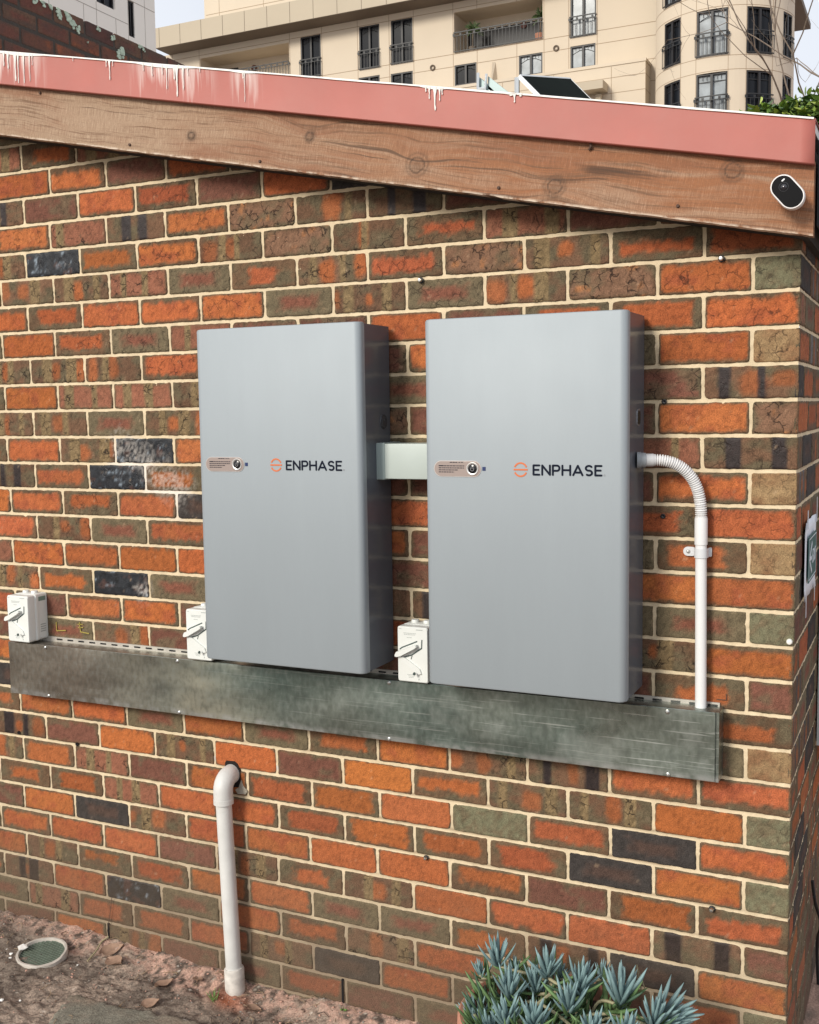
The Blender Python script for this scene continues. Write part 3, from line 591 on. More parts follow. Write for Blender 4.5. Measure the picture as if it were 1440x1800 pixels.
def cabinet(x0, zb, label):
    root = tag(empty('battery_cabinet', (x0 + .275, -.02, zb)), label, 'battery cabinet', 'wall mounted battery cabinets')
    w2, H = .275, .987
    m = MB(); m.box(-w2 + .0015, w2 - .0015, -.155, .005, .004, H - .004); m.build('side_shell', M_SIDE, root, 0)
    # front cover: rounded sheet-metal tray
    r = .019; prof = [(-w2, -.150)] + [(-w2 + r - r * math.cos(math.radians(a)), -.180 + r - r * math.sin(math.radians(a))) for a in range(0, 91, 10)] + [(w2 - r + r * math.sin(math.radians(a)), -.180 + r - r * math.cos(math.radians(a))) for a in range(0, 91, 10)] + [(w2, -.150)]
    zs = [(0, .006), (.0015, .002), (.006, 0), (H - .006, 0), (H - .0015, .002), (H, .006)]
    m = MB(); vs = []; n = len(prof)
    for z, ins in zs: vs += [(x * (1 - ins / w2), y + ins if y < -.151 else y, z) for x, y in prof]
    fs = [(k * n + i, k * n + i + 1, (k + 1) * n + i + 1, (k + 1) * n + i) for k in range(len(zs) - 1) for i in range(n - 1)]
    fs += [tuple(range(n)), tuple(reversed(range((len(zs) - 1) * n, len(zs) * n))), ] + [(k * n, (k + 1) * n, (k + 1) * n + n - 1, k * n + n - 1) for k in range(len(zs) - 1)]
    m.add(vs, fs); m.build('front_cover', M_SILV, root, 40)
    Y = -.1802
    m = MB(); cx, cz = -.0025, .5905                                          # emblem
    R = .0192; wd = .0042
    m.stroke(circ(cx, cz, R - wd / 2, 20, 22, 158), wd, Y - .0006, Y + .001); m.stroke(circ(cx, cz, R - wd / 2, 20, 205, 335), wd, Y - .0006, Y + .001)
    m.stroke([(cx - R, cz), (cx + R, cz)], wd, Y - .0007, Y + .001)
    m.build('emblem', M_LOGO, root, 0)
    m = MB(); word(m, 'ENPHASE', .0300, .5755, .0290, .184, .0052, Y - .0006, Y + .001)
    m.build('wordmark', M_NAVY, root, 0)
    m = MB(); m.stroke(circ(.2195, .5785, .0019, 12), .0007, Y - .0006, Y + .001); m.build('trademark_dot', M_GREYP, root, 0)
    # status badge with power button
    b = MB(); b.prism(rrect(-.2475, -.1115, .5695, .6125, .0214, 8), Y - .0010, Y + .001); badge = b.build('badge', M_BRUSH, root, 0)
    b = MB(); b.prism(rrect(-.2455, -.1135, .5715, .6105, .0194, 8), Y - .0018, Y - .0008, 0)
    b.build('label_plate', M_BADGE, badge, 0)
    b = MB(); rules(b, -.2330, .5975, [(0, .074, 0), (0, .074, .0055), (0, .056, .011), (0, .044, .0165)], Y - .0021, Y - .0016, .0021, 5); b.box(-.233, -.219, Y - .0022, Y - .0016, .5974, .6000)
    rules(b, -.2010, .6070, [(0, .022, 0), (.0255, .004, 0), (.032, .006, 0)], Y - .0021, Y - .0016, .0020, 6); b.build('small_print', M_NAVY, badge, 0)
    b = MB(); b.lathe([(.0115, Y - .0016), (.0165, Y - .0018), (.0172, Y - .0030), (.0150, Y - .0034), (.0125, Y - .0022)], (-.136, 0, .5910), 32, axis='y'); b.build('button_ring', M_RING, badge, 50)
    b = MB(); b.lathe([(0, Y - .0042), (.0105, Y - .0040), (.0122, Y - .0028), (.0122, Y - .001)], (-.136, 0, .5910), 28, axis='y'); bt = b.build('power_button', M_BLACKG, badge, 50)
    b = MB(); b.stroke(circ(-.136, .5905, .0048, 18, 130, 410), .0013, Y - .0046, Y - .0038); b.stroke([(-.136, .5905), (-.136, .5965)], .0013, Y - .0047, Y - .0038); b.build('power_symbol', M_GREYP, bt, 0)
    b = MB(); b.box(-.1085, -.0995, Y - .0009, Y + .001, .5865, .5965); b.build('blue_sticker', M_BLUE, root, 0)
    return root
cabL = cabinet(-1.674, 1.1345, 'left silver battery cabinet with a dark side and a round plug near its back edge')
m = MB(); m.lathe([(0, .0035), (.014, .0035), (.0155, .002), (.0205, .0025), (.0215, 0), (.0215, -.004)], (.2735, -.038, .710), 28, axis='x'); m.lathe([(0, .005), (.003, .005), (.004, .003)], (.2735, -.038, .716), 10, axis='x'); m.build('knockout_plug', mat('dark plug', (.05, .055, .065), .25), cabL, 40)
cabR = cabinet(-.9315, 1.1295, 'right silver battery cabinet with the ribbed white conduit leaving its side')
m = MB(); m.prism(rrect(-.072, -.040, .700, .742, .010, 5), .2728, .2752, axis='x'); m.build('handle_recess', mat('bright recess lip', (.45, .47, .5), .25, .6), cabR, 0)
m = MB(); m.prism(rrect(-.069, -.043, .7035, .7385, .008, 5), .2735, .2762, axis='x'); m.build('recess_hole', M_BLACKG, cabR, 0)
# wall brackets
for cb in (cabL, cabR):
    for za in (.86, .10): m = MB(); m.box(-.23, .23, .0052, .0185, za, za + .04); m.build('wall_bracket', M_STEEL, cb, 0)

# pale duct bridging the two cabinets
M_DUCT = mat('pale grey green plastic', (.47, .53, .50), .38, var=.04)
d = tag(empty('cable_duct', (-1.03, 0, 1.733)), 'short pale grey-green plastic duct bridging the gap between the two cabinets', 'cable duct')
m = MB(); m.prism(rrect(-.1035, -.002, -.050, .050, .003, 3), -.072, .118, axis='x'); m.build('duct_body', M_DUCT, d, 30)
m = MB(); m.prism(rrect(-.1055, -.001, -.0525, .0525, .003, 3), -.1005, -.070, axis='x'); m.build('end_collar', mat('grey green collar', (.34, .42, .41), .4), d, 30)

# ------------------------------------------------------------ white conduit on the right
M_PVC = mat('white electrical plastic', (.76, .76, .76), .42, var=.03, vscale=5)
M_GREY = mat('grey plastic gland', (.32, .35, .37), .4)
c = tag(empty('conduit', (-.228, -.03, 1.09)), 'white plastic conduit curving out of the right cabinet down to the metal trunking', 'conduit')
def rel(p): return (p[0] + .228, p[1] + .03, p[2] - 1.09)
ctrl = [(-.345, -.082, 1.7415), (-.318, -.075, 1.740), (-.290, -.064, 1.731), (-.266, -.053, 1.713), (-.248, -.043, 1.688), (-.2365, -.036, 1.657), (-.231, -.032, 1.622), (-.2298, -.030, 1.588)]
def catmull(P, n):
    P = [Vector(p) for p in P]; P = [P[0] * 2 - P[1]] + P + [P[-1] * 2 - P[-2]]; O = []
    for i in range(1, len(P) - 2):
        for k in range(n):
            t = k / n; a, b, c_, d_ = P[i - 1], P[i], P[i + 1], P[i + 2]
            O.append(.5 * ((2 * b) + (-a + c_) * t + (2 * a - 5 * b + 4 * c_ - d_) * t * t + (-a + 3 * b - 3 * c_ + d_) * t ** 3))
    return O + [P[-2]]
pth = catmull([rel(p) for p in ctrl], 40)
L = [0]; 
for a, b in zip(pth, pth[1:]): L.append(L[-1] + (b - a).length)
m = MB(); m.tube(pth, [.0130 + .0021 * max(-1, min(1, 2.6 * math.sin(2 * PI * l / .0058) + .6)) for l in L], 28); m.build('flexible_section', M_PVC, c, 60)
m = MB(); m.tube([rel((-.360, -.087, 1.7415)), rel((-.3420, -.0815, 1.7415))], .0165, 28); m.tube([rel((-.3425, -.0818, 1.7415)), rel((-.337, -.080, 1.7413))], .0152, 28); m.build('end_sleeve', mat('light grey sleeve', (.55, .56, .57), .4), c, 40)
m = MB(); m.tube([rel((-.382, -.094, 1.7415)), rel((-.372, -.091, 1.7415)), rel((-.3719, -.091, 1.7415)), rel((-.361, -.0873, 1.7415))], [.021, .021, .019, .019], 6 * 4); m.build('gland', M_GREY, c, 40)
m = MB(); m.tube([rel((-.2298, -.030, 1.592)), rel((-.2297, -.030, 1.586)), rel((-.2294, -.030, 1.522))], [.0158, .0165, .0165], 28); m.build('coupling', M_PVC, c, 40)
m = MB(); m.tube([rel((-.2294, -.030, 1.525)), rel((-.2255, -.030, 1.085))], .0145, 28); m.build('straight_pipe', M_PVC, c, 40)
# saddle clip
m = MB(); A = [(-.2292 + .0172 * math.cos(math.radians(a)), -.030 + .0172 * math.sin(math.radians(a))) for a in range(-180, 1, 15)]
A = [(-.2464, -.006)] + A + [(-.2120, -.006)]
In = [(-.2292 + (x + .2292) * .91, -.030 + (y + .030) * .91 if y < -.007 else y) for x, y in A]
n = len(A); vs = [(*rel((x, y, z)),) for z in (1.488, 1.512) for x, y in A + In]; fs = []
for i in range(n - 1): fs += [(i, i + 1, 2 * n + i + 1, 2 * n + i), (n + i + 1, n + i, 3 * n + i, 3 * n + i + 1), (i + 1, i, n + i, n + i + 1), (2 * n + i, 2 * n + i + 1, 3 * n + i + 1, 3 * n + i)]
m.add(vs, fs)
P = rrect(-.2790 + .228, -.2450 + .228, 1.488 - 1.09, 1.512 - 1.09, .0115, 8); m.prism(P, -.0075 + .03, -.0035 + .03)
P = rrect(-.2135 + .228, -.206 + .228, 1.488 - 1.09, 1.512 - 1.09, .0035, 4); m.prism(P, -.0075 + .03, -.0035 + .03)
sd_ = m.build('saddle_clip', mat('grey-white saddle', (.66, .68, .70), .3), c, 40)
m = MB(); m.lathe([(0, -.0125), (.003, -.012), (.005, -.0095), (.005, -.007)], (-.2660 + .228, .03, 1.500 - 1.09), 14, axis='y'); m.build('screw', M_STEEL, sd_, 40)

# ------------------------------------------------------------ galvanised trunking
def galv():
    m = bpy.data.materials.new('galvanised sheet'); m.use_nodes = True; t = m.node_tree; b = t.nodes['Principled BSDF']; N = t.nodes.new; Lk = t.links.new
    tc = N('ShaderNodeTexCoord')
    def noise(sc, vec=(1, 1, 1), det=5):
        mp = N('ShaderNodeMapping'); mp.inputs['Scale'].default_value = vec; Lk(tc.outputs['Object'], mp.inputs['Vector']); n = N('ShaderNodeTexNoise'); n.inputs['Scale'].default_value = sc; n.inputs['Detail'].default_value = det; Lk(mp.outputs[0], n.inputs['Vector']); return n.outputs['Fac']
    def mr(v, a, b_, c=0, d=1):
        q = N('ShaderNodeMapRange'); q.inputs['From Min'].default_value = a; q.inputs['From Max'].default_value = b_; q.inputs['To Min'].default_value = c; q.inputs['To Max'].default_value = d; Lk(v, q.inputs['Value']); return q.outputs['Result']
    def mix(f, a, b_):
        q = N('ShaderNodeMix'); q.data_type = 'RGBA'; Lk(f, q.inputs[0])
        for i, s_ in ((6, a), (7, b_)):
            if isinstance(s_, tuple): q.inputs[i].default_value = (*s_, 1)
            else: Lk(s_, q.inputs[i])
        return q.outputs[2]
    vo = N('ShaderNodeTexVoronoi'); vo.inputs['Scale'].default_value = 120; mpv = N('ShaderNodeMapping'); mpv.inputs['Scale'].default_value = (1.6, 1, .8); Lk(tc.outputs['Object'], mpv.inputs[0]); Lk(mpv.outputs[0], vo.inputs['Vector'])
    sx = N('ShaderNodeSeparateXYZ'); Lk(tc.outputs['Object'], sx.inputs[0]); side = mr(sx.outputs['X'], -1.0, -.25)
    base = mix(side, (.30, .255, .205), (.165, .235, .212))  # taupe to teal reflected tones painted along the length
    base = mix(mr(noise(1.3, (1.2, 1, 1.5), 3), .42, .60, 0, .45), base, (.30, .29, .24))
    ad = N('ShaderNodeMath'); ad.operation = 'ADD'; ad.inputs[1].default_value = .52; Lk(sx.outputs['X'], ad.inputs[0]); ab = N('ShaderNodeMath'); ab.operation = 'ABSOLUTE'; Lk(ad.outputs[0], ab.inputs[0])
    cm = N('ShaderNodeMath'); cm.operation = 'MULTIPLY'; Lk(mr(ab.outputs[0], .04, .34, 1, 0), cm.inputs[0]); Lk(mr(noise(2.4, (1, 1, 2.2), 4), .35, .60), cm.inputs[1]); base = mix(cm.outputs[0], base, (.70, .67, .52))  # broad bright reflection painted into the sheet colour
    c = mix(mr(vo.outputs['Distance'], .15, .75, 0, .15), base, (.27, .29, .28))
    fs = noise(70, (1, 1, .6), 5); c = mix(mr(fs, .50, .70, 0, .3), c, (.44, .48, .455)); c = mix(mr(fs, .50, .34, 0, .30), c, (.09, .105, .10))
    sr = mr(sx.outputs['X'], -.5, .9, .12, 1)
    def gated(v, a, b_, hi):
        q = N('ShaderNodeMath'); q.operation = 'MULTIPLY'; Lk(mr(v, a, b_, 0, hi), q.inputs[0]); Lk(sr, q.inputs[1]); return q.outputs[0]
    c = mix(gated(noise(16, (.3, 1, 14), 6), .60, .66, .6), c, (.66, .70, .67))
    c = mix(gated(noise(14, (6, 1, .7), 5), .66, .74, .25), c, (.58, .62, .59))
    c = mix(gated(noise(8, (1, 1, 1.3), 8), .54, .66, .4), c, (.50, .55, .52))
    edge = mr(sx.outputs['Z'], -.083, -.070, .5, 0); e2 = mr(noise(20), .42, .6); q = N('ShaderNodeMath'); q.operation = 'MULTIPLY'; Lk(edge, q.inputs[0]); Lk(e2, q.inputs[1]); c = mix(q.outputs[0], c, (.70, .72, .72))
    Lk(c, b.inputs['Base Color']); b.inputs['Metallic'].default_value = .88; Lk(mr(noise(6, (1, 1, 2), 6), .3, .7, .26, .46), b.inputs['Roughness'])
    bp = N('ShaderNodeBump'); bp.inputs['Strength'].default_value = .25; bp.inputs['Distance'].default_value = .012; Lk(noise(3.2, (1, 1, 1.6), 2), bp.inputs['Height']); Lk(bp.outputs['Normal'], b.inputs['Normal'])
    return m
M_GALV = galv()
t = tag(empty('cable_trunking', (-1.3, 0, 1.0)), 'long galvanised steel cable trunking fixed level along the wall under both cabinets', 'cable trunking')
X0, X1 = -1.303, 1.119                                # local x
nseg = 90; prof = [(-.004, .0885), (-.0715, .0905), (-.0730, .0890), (-.0732, .060), (-.0725, 0), (-.0732, -.060), (-.0730, -.0880), (-.0715, -.0895), (-.004, -.0880)]
vs = []; fs = []
for a in range(nseg + 1):
    x = X0 + (X1 - X0) * a / nseg; sag = -.0008 * math.sin(a * .4); sk = (-.0035 + .0070 * a / nseg)
    for (y, z) in prof: vs.append((x, y + (.0012 * math.sin(a * .31 + 1) if abs(z) < .08 else 0), z * 1.0 + sag * 0 + sk + (-.0025 if z < 0 else .001)))
K = len(prof)
for a in range(nseg):
    for b in range(K - 1): fs.append((a * K + b, (a + 1) * K + b, (a + 1) * K + b + 1, a * K + b + 1))
fs.append(tuple(range(K))); fs.append(tuple(reversed(range(nseg * K, (nseg + 1) * K))))
m = MB(); m.add(vs, fs); m.build('cover', M_GALV, t, 25)
m = MB(); m.box(X1 - .002, X1 + .009, -.066, -.002, -.090, .094); m.build('end_cap', M_GALV, t, 0)
m = MB(); m.box(X0 + .01, X1, -.006, -.0005, .086, .1035); back = m.build('back_flange', mat('pale galvanised flange', (.50, .47, .42), .5, .4, var=.2, vscale=20), t, 0)
m = MB(); x = X0 + .16
while x < X1 - .03:
    m.prism(rrect(x, x + .026, .0935, .0985, .0024, 3), -.0072, -.0058); x += .0485
m.build('slots', M_BLACKG, back, 0)
for x, z in ((-2.4327, .0800), (-1.8744, .0815), (-1.113, .084), (-.3027, .0845), (-2.427, -.0885), (-1.8744, -.0875), (-1.116, -.0855), (-.2999, -.0835)):
    m = MB(); m.lathe([(0, -.0785), (.0030, -.078), (.0044, -.0758), (.0058, -.0752), (.0058, -.0738)], (x + 1.3, 0, z), 12, axis='y'); m.tube([(x + 1.3, -.0775, z), (x + 1.3, -.080, z)], .0016, 8); m.build('screw', M_STEEL, t, 40)

# ------------------------------------------------------------ isolator switches
M_SWW = mat('white isolator plastic', (.74, .76, .73), .38, var=.03, vscale=20); M_SWT = mat('grey embossed print', (.42, .45, .43), .6); M_GAP = mat('gap shade and lock stud', (.05, .075, .07), .7); M_GRL = mat('green grey label', (.20, .30, .26), .5)
def isolator(x, z, label, mark=False):
    r = tag(empty('isolator_switch', (x, 0, z)), label, 'isolator switch', 'white isolator switches on the trunking'); r.scale = (.86, .90, 1)
    m = MB(); m.prism(rrect(-.050, .060, 0, .162, .010, 5), -.052, -.002, bevel=.002); b = m.build('base_box', M_SWW, r, 35)
    m = MB(); m.prism(rrect(-.0525, .0625, -.001, .1615, .010, 5), -.062, -.050, bevel=.002); m.build('seam_lip', M_SWW, b, 35)
    m = MB(); m.prism(rrect(-.053, .058, -.001, .160, .007, 5), -.100, -.058, bevel=.003); f = m.build('front_cover', M_SWW, r, 35)
    for dx in (-.020, .025):
        m = MB(); m.lathe([(0, .170), (.012, .170), (.0135, .168), (.0135, .160)], (dx, -.030, 0), 20); m.build('top_plug', M_SWW, r, 40)
    # raised Z-shaped moulding and the rotary lever
    Yf = -.100
    m = MB(); m.prism([(-.046, .075), (-.050, .068), (-.030, .050), (.022, .022), (.036, .026), (.030, .040), (-.020, .068)], Yf - .005, Yf + .001, bevel=.0015); m.build('moulded_ridge', M_SWW, f, 35)
    m = MB(); m.prism([(-.057, .078), (-.052, .0865), (-.046, .0885), (.012, .1095), (.022, .1110), (.024, .1045), (.014, .0985), (-.036, .0745), (-.050, .0715), (-.057, .0725)], Yf - .017, Yf - .004, bevel=.002); hd = m.build('lever', M_SWW, r, 35)
    m = MB(); m.stroke([(-.045, .0925), (-.036, .0985), (.020, .1195)], .0034, Yf - .0012, Yf + .0002); m.stroke([(-.040, .0665), (.0, .0790), (.036, .1005), (.0375, .125)], .0036, Yf - .0012, Yf + .0002); m.stroke([(.001, .077), (-.003, .066)], .0022, Yf - .0012, Yf + .0002); m.build('painted_gap_shade', M_GAP, f, 0)  # dark strokes stand in for shade beside the lever and ridge
    m = MB(); m.lathe([(0, Yf - .0205), (.004, Yf - .020), (.005, Yf - .016)], (.016, 0, .028 + .0), 12, axis='y'); m.build('lock_stud', M_GAP, f, 40)
    m = MB(); rules(m, -.030, .1405, [(0, .045, 0), (.002, .040, .0040), (.012, .018, .0125)], Yf - .0005, Yf + .001, .0018, 11); rules(m, -.018, .020, [(0, .030, 0), (.004, .022, .004), (.005, .018, .008)], Yf - .0005, Yf + .001, .0016, 12)
    m.box(.016, .040, Yf - .0005, Yf + .001, .1515, .1540); m.box(-.047, -.038, Yf - .0005, Yf + .001, .1525, .1540); m.prism([(.022, .007), (.028, .007), (.025, .0125)], Yf - .0005, Yf + .001); m.build('embossed_print', M_SWT, f, 0)
    m = MB()
    for k in range(4): m.box(.0598, .0604, -.040, -.012, .028 + k * .008, .0315 + k * .008)
    m.build('side_print', M_SWT, b, 0)
    m = MB(); m.box(.0598, .0605, -.046, -.010, .137, .152); m.build('side_label', M_GRL, b, 0)
    return r
isolator(-2.537, 1.0965, 'white isolator switch standing alone at the left end of the metal trunking')
isolator(-1.777, 1.0985, 'white isolator switch half hidden behind the left cabinet at its lower left edge')
isolator(-1.030, 1.0985, 'white isolator switch on the trunking in the gap between the two cabinets')

# ------------------------------------------------------------ drain pipe
M_PIPE = mat('weathered white pipe', (.64, .635, .61), .5, var=.10, vscale=14, bump=.1, bscale=30)
d = tag(empty('waste_pipe', (-1.705, -.05, 0)), 'weathered white waste pipe coming out of the wall and running down into the soil', 'waste pipe')
def rl(x, y, z): return (x + 1.705, y + .05, z)
el = [rl(-1.7290, .03, .7080), rl(-1.7275, -.012, .7060)] + [rl(-1.727 + .009 * (1 - math.cos(math.radians(a))) * 0 + .0, -.012 - .040 * math.sin(math.radians(a)), .666 + .040 * math.cos(math.radians(a))) for a in range(15, 91, 15)] + [rl(-1.7265, -.052, .628)]
m = MB(); m.tube(el, .0315, 28); m.tube([rl(-1.7265, -.052, .640), rl(-1.7262, -.052, .624)], .0325, 28); m.build('elbow', M_PIPE, d, 45)
m = MB(); m.tube([rl(-1.7265, -.052, .630), rl(-1.715, -.052, .30), rl(-1.706, -.050, .02)], .0257, 28); m.build('pipe', M_PIPE, d, 45)
m = MB(); m.tube([rl(-1.7075, -.050, .075), rl(-1.707, -.050, .070), rl(-1.705, -.050, -.010)], [.030, .0325, .0325], 28); m.build('socket', mat('grubby socket', (.58, .54, .49), .7, var=.25, vscale=40), d, 45)
m = MB(); m.tube([rl(-1.705, -.050, -.005), rl(-1.705, -.050, -.06)], .024, 20); m.build('earthenware_stub', mat('rusty clay', (.13, .06, .035), .9), d, 45)
m = MB(); m.prism([(x, z) for x, z in [( -1.752, .740), (-1.746, .7475), (-1.715, .7490), (-1.703, .742), (-1.694, .722), (-1.693, .690), (-1.700, .665), (-1.735, .660), (-1.752, .69)]][::-1], -.0022, .004); m.build('pipe_hole', mat('dark hole', (.01, .007, .006), 1), shed, 0)
m = MB(); m.prism([(-1.7, .665), (-1.690, .690), (-1.684, .672), (-1.668, .655), (-1.675, .645), (-1.705, .642), (-1.714, .655)][::-1], -.0035, .004); m.build('mortar_patch', M_MORT if False else mat('grey mortar smear', (.36, .33, .27), .95, var=.2, vscale=60, bump=.4, bscale=120), shed, 0)

# ------------------------------------------------------------ security camera on the barge board
c = tag(empty('security_camera', (-.0155, -.12, 2.365)), 'small white oval security camera with a black face on the end of the timber board', 'security camera')
M_CW = mat('white camera shell', (.80, .78, .77), .35); M_BLKC = mat('camera face', (.004, .004, .005), .25, spec=.12); M_LENS = mat('lens glass', (.015, .013, .018), .04, spec=.9)
th = math.radians(-50)
def oval(hl, r, n=14):
    P = [(hl + r * math.cos(math.radians(a)), r * math.sin(math.radians(a))) for a in np.linspace(-90, 90, n)] + [(-hl + r * math.cos(math.radians(a)), r * math.sin(math.radians(a))) for a in np.linspace(90, 270, n)]
    return P
def rotp(P): return [(x * math.cos(th) - z * math.sin(th), x * math.sin(th) + z * math.cos(th)) for x, z in P]
m = MB(); prev = None; rings = []
for (y, r, hl) in ((-.010, .006, .004), (-.014, .019, .012), (-.030, .0265, .0155), (-.052, .0285, .0160), (-.060, .0282, .0160), (-.0640, .0268, .0160), (-.0640, .0240, .0160)):
    rings.append([(x, y, z) for x, z in rotp(oval(hl, r))])
n = len(rings[0]); vs = [p for rg in rings for p in rg]; fs = [(k * n + i, k * n + (i + 1) % n, (k + 1) * n + (i + 1) % n, (k + 1) * n + i) for k in range(len(rings) - 1) for i in range(n)]
fs += [tuple(range(n)), tuple(reversed(range((len(rings) - 1) * n, len(rings) * n)))]
m.add(vs, fs); m.build('shell', M_CW, c, 50)
m = MB(); m.prism(rotp(oval(.0160, .0246)), -.0650, -.0600, bevel=.0008); fp = m.build('front_glass', M_BLKC, c, 40)
lx, lz = rotp([(-.0135, .001)])[0]
m = MB(); m.lathe([(.0095, -.0650), (.0100, -.0656), (.0108, -.0650)], (lx, 0, lz), 28, axis='y'); m.build('lens_ring', mat('dark lens ring', (.05, .05, .055), .3), fp, 50)
m = MB(); m.lathe([(0, -.0672), (.004, -.0665), (.0068, -.0652)], (lx, 0, lz), 24, axis='y'); m.build('lens', M_LENS, fp, 50)
a, b = rotp([(-.0265, .0100)])[0]
m = MB(); m.prism([(x + a, z + b) for x, z in [(lambda q: (q[0] * math.cos(th + PI / 2) - q[1] * math.sin(th + PI / 2), q[0] * math.sin(th + PI / 2) + q[1] * math.cos(th + PI / 2)))(p) for p in rrect(-.0042, .0042, -.0017, .0017, .0015, 3)]], -.0656, -.0648); m.build('sensor_window', mat('pale sensor', (.75, .75, .75), .4), fp, 0)
m = MB(); m.lathe([(0, -.002), (.018, -.002), (.018, .002)], (0, 0, 0), 20, axis='y'); m.tube([(0, 0, 0), (0, -.014, 0)], .010, 14); m.build('mount', M_CW, c, 40)

# ------------------------------------------------------------ bolts and anchors left in the wall
def bolt(x, z, label, big=1.0, ring=True):
    r = tag(empty('wall_bolt', (x, 0, z)), label, 'bolt', 'old fixings left in the brickwork')
    m = MB(); m.lathe([(0, -.016 * big), (.0042 * big, -.0155 * big), (.0058 * big, -.012 * big), (.0058 * big, -.006), (.0044, -.005), (.0044, .004)], (0, 0, 0), 16, axis='y'); m.build('bolt_head', M_STEEL, r, 40)
    m = MB(); m.lathe([(.0045, -.0055), (.0085 * big, -.005), (.0085 * big, -.002)], (0, 0, 0), 18, axis='y'); m.build('washer', mat('black washer', (.02, .02, .02), .6), r, 40)
bolt(-1.026, 2.244, 'small steel bolt with a black washer in the mortar above the gap between the cabinets')
bolt(-.1914, 2.2464, 'domed steel bolt in the top mortar joint near the right corner')
bolt(-1.0336, .5405, 'dull steel bolt in a brick joint low on the wall beneath the trunking', .9)
bolt(-.1953, .5396, 'mortar-splashed bolt low on the wall near the corner')
for x, z, lb in ((-.3332, 1.8899, 'dark plastic wall plug in the joint right of the right cabinet'), (-2.6464, .7354, 'black wall plug in a joint at the far lower left'), (-2.3763, .726, 'black wall plug below the left end of the trunking'), (-.3338, 1.5895, 'black wall plug in the joint beside the bend of the conduit')):
    m = MB(); m.lathe([(0, -.002), (.0035, -.0035), (.0068, -.003), (.0068, .004)], (0, 0, 0), 14, axis='y'); o = m.build('wall_plug', M_BLACKG, None, 40); o.location = (x, 0, z); tag(o, lb, 'wall plug', 'old fixings left in the brickwork')
m = MB(); m.lathe([(0, -.010), (.006, -.0085), (.008, -.004), (.007, .003)], (0, 0, 0), 14, axis='y'); o = m.build('white_plug', M_WHITE, None, 40); o.location = (-.0115, 0, 1.279); tag(o, 'white filler blob plugging a hole at the right corner of the wall', 'wall plug')
m = MB(); m.stroke([(-.190, 1.112), (-.165, 1.112)], .0016, -.0040, -.0015); m.stroke([(-.165, 1.112), (-.165, 1.128)], .0016, -.00395, -.0015); m.build('pencil_mark', M_RUST, shed, 0)
# yellow chalk marks
M_CHALK = mat('yellow crayon', (.38, .30, .07), .9, var=.4, vscale=300)
m = MB(); Yc = -.0042
m.stroke([(-2.445, 1.156), (-2.4443, 1.125), (-2.4030, 1.129)], .0030, Yc, -.0015); m.stroke([(-2.3395, 1.163), (-2.3365, 1.129), (-2.2990, 1.126)], .0030, Yc, -.0015)
m.stroke([(-2.349, 1.155), (-2.325, 1.156)], .0024, Yc, -.0015); m.stroke([(-2.347, 1.144), (-2.324, 1.145)], .0024, Yc, -.0015)
o = m.build('chalk_mark', M_CHALK, shed, 0)

# ------------------------------------------------------------ return wall: taped exit notice, meter box, hanging cable
M_PAPER = mat('white paper', (.78, .80, .86), .6); M_EXIT = mat('exit green', (.012, .085, .075), .5)
s = tag(empty('exit_notice', (.004, .29, 1.462)), 'white paper notice with a green exit arrow taped to the side wall', 'sign')
m = MB(); n = 14; vs = []; fs = []
for a in range(n + 1):
    for b in range(8):
        y = -.148 + .296 * a / n; z = -.105 + .210 * b / 7; vs.append((.002 + .004 * (abs(y) / .148) ** 3 * (1 if b in (0, 7) else .4) + .0015 * math.sin(a * 1.1), y, z))
for a in range(n):
    for b in range(7): fs.append((a * 8 + b, (a + 1) * 8 + b, (a + 1) * 8 + b + 1, a * 8 + b + 1))
m.add(vs, fs); p_ = m.build('paper', M_PAPER, s, 60, normals=False); p_.modifiers.new('s', 'SOLIDIFY').thickness = .0006
m = MB(); m.prism(rrect(-.105, .105, -.062, .062, .004, 3), .0075, .0095, axis='x'); g_ = m.build('green_panel', M_EXIT, s, 0)
m = MB()
def strokex(pts, wd, x0, x1):
    q = MB(); q.stroke(pts, wd, 0, 1); m.add([((x0 if y < .5 else x1), x, z) for x, y, z in q.v], q.f)
strokex([(-.020, .040), (-.085, 0), (-.020, -.040)], .010, .0090, .0102); strokex([(-.085, 0), (-.03, 0)], .010, .0090, .0102)
h = .034; x = .0
for ch in 'EXIT':
    if ch == 'E': L_ = glyph('E', .016, h); wd_ = .016
    elif ch == 'X': L_ = [[(0, 0), (.018, h)], [(0, h), (.018, 0)]]; wd_ = .018
    elif ch == 'I': L_ = [[(0, 0), (0, h)]]; wd_ = .002
    else: L_ = [[(0, h), (.018, h)], [(.009, h), (.009, 0)]]; wd_ = .018
    for st in L_: strokex([(x + a, b - h / 2) for a, b in st], .0045, .0090, .0102)
    x += wd_ + .009
strokex([(-.098, -.055), (.098, -.055), (.098, .055), (-.098, .055), (-.098, -.055)], .002, .0090, .0101)
m.build('arrow_and_lettering', M_PAPER, g_, 0)
for y, z, w_2, h_2 in ((-.125, .112, .02, .05), (.128, .118, .014, .07), (-.135, -.118, .012, .06), (.10, -.115, .012, .05)):
    m = MB(); m.box(.0075, .0083, y - w_2 / 2, y + w_2 / 2, z - h_2 / 2, z + h_2 / 2); m.build('tape', mat('clear tape', (.72, .74, .78), .25), s, 0)
b_ = tag(empty('meter_box', (.0, .66, .82)), 'pale grey metal meter box on the side wall at the right edge', 'meter box')
m = MB(); m.box(.004, .22, 0, .42, 0, .78); m.build('case', mat('pale grey enamel', (.52, .55, .55), .4), b_, 0)
m = MB(); m.box(.2205, .232, .012, .408, .012, .768); dr = m.build('door', mat('pale grey enamel door', (.54, .57, .57), .4), b_, 0)
m = MB(); m.box(.2325, .246, .03, .05, .36, .42); m.build('handle', M_GREY, dr, 0)
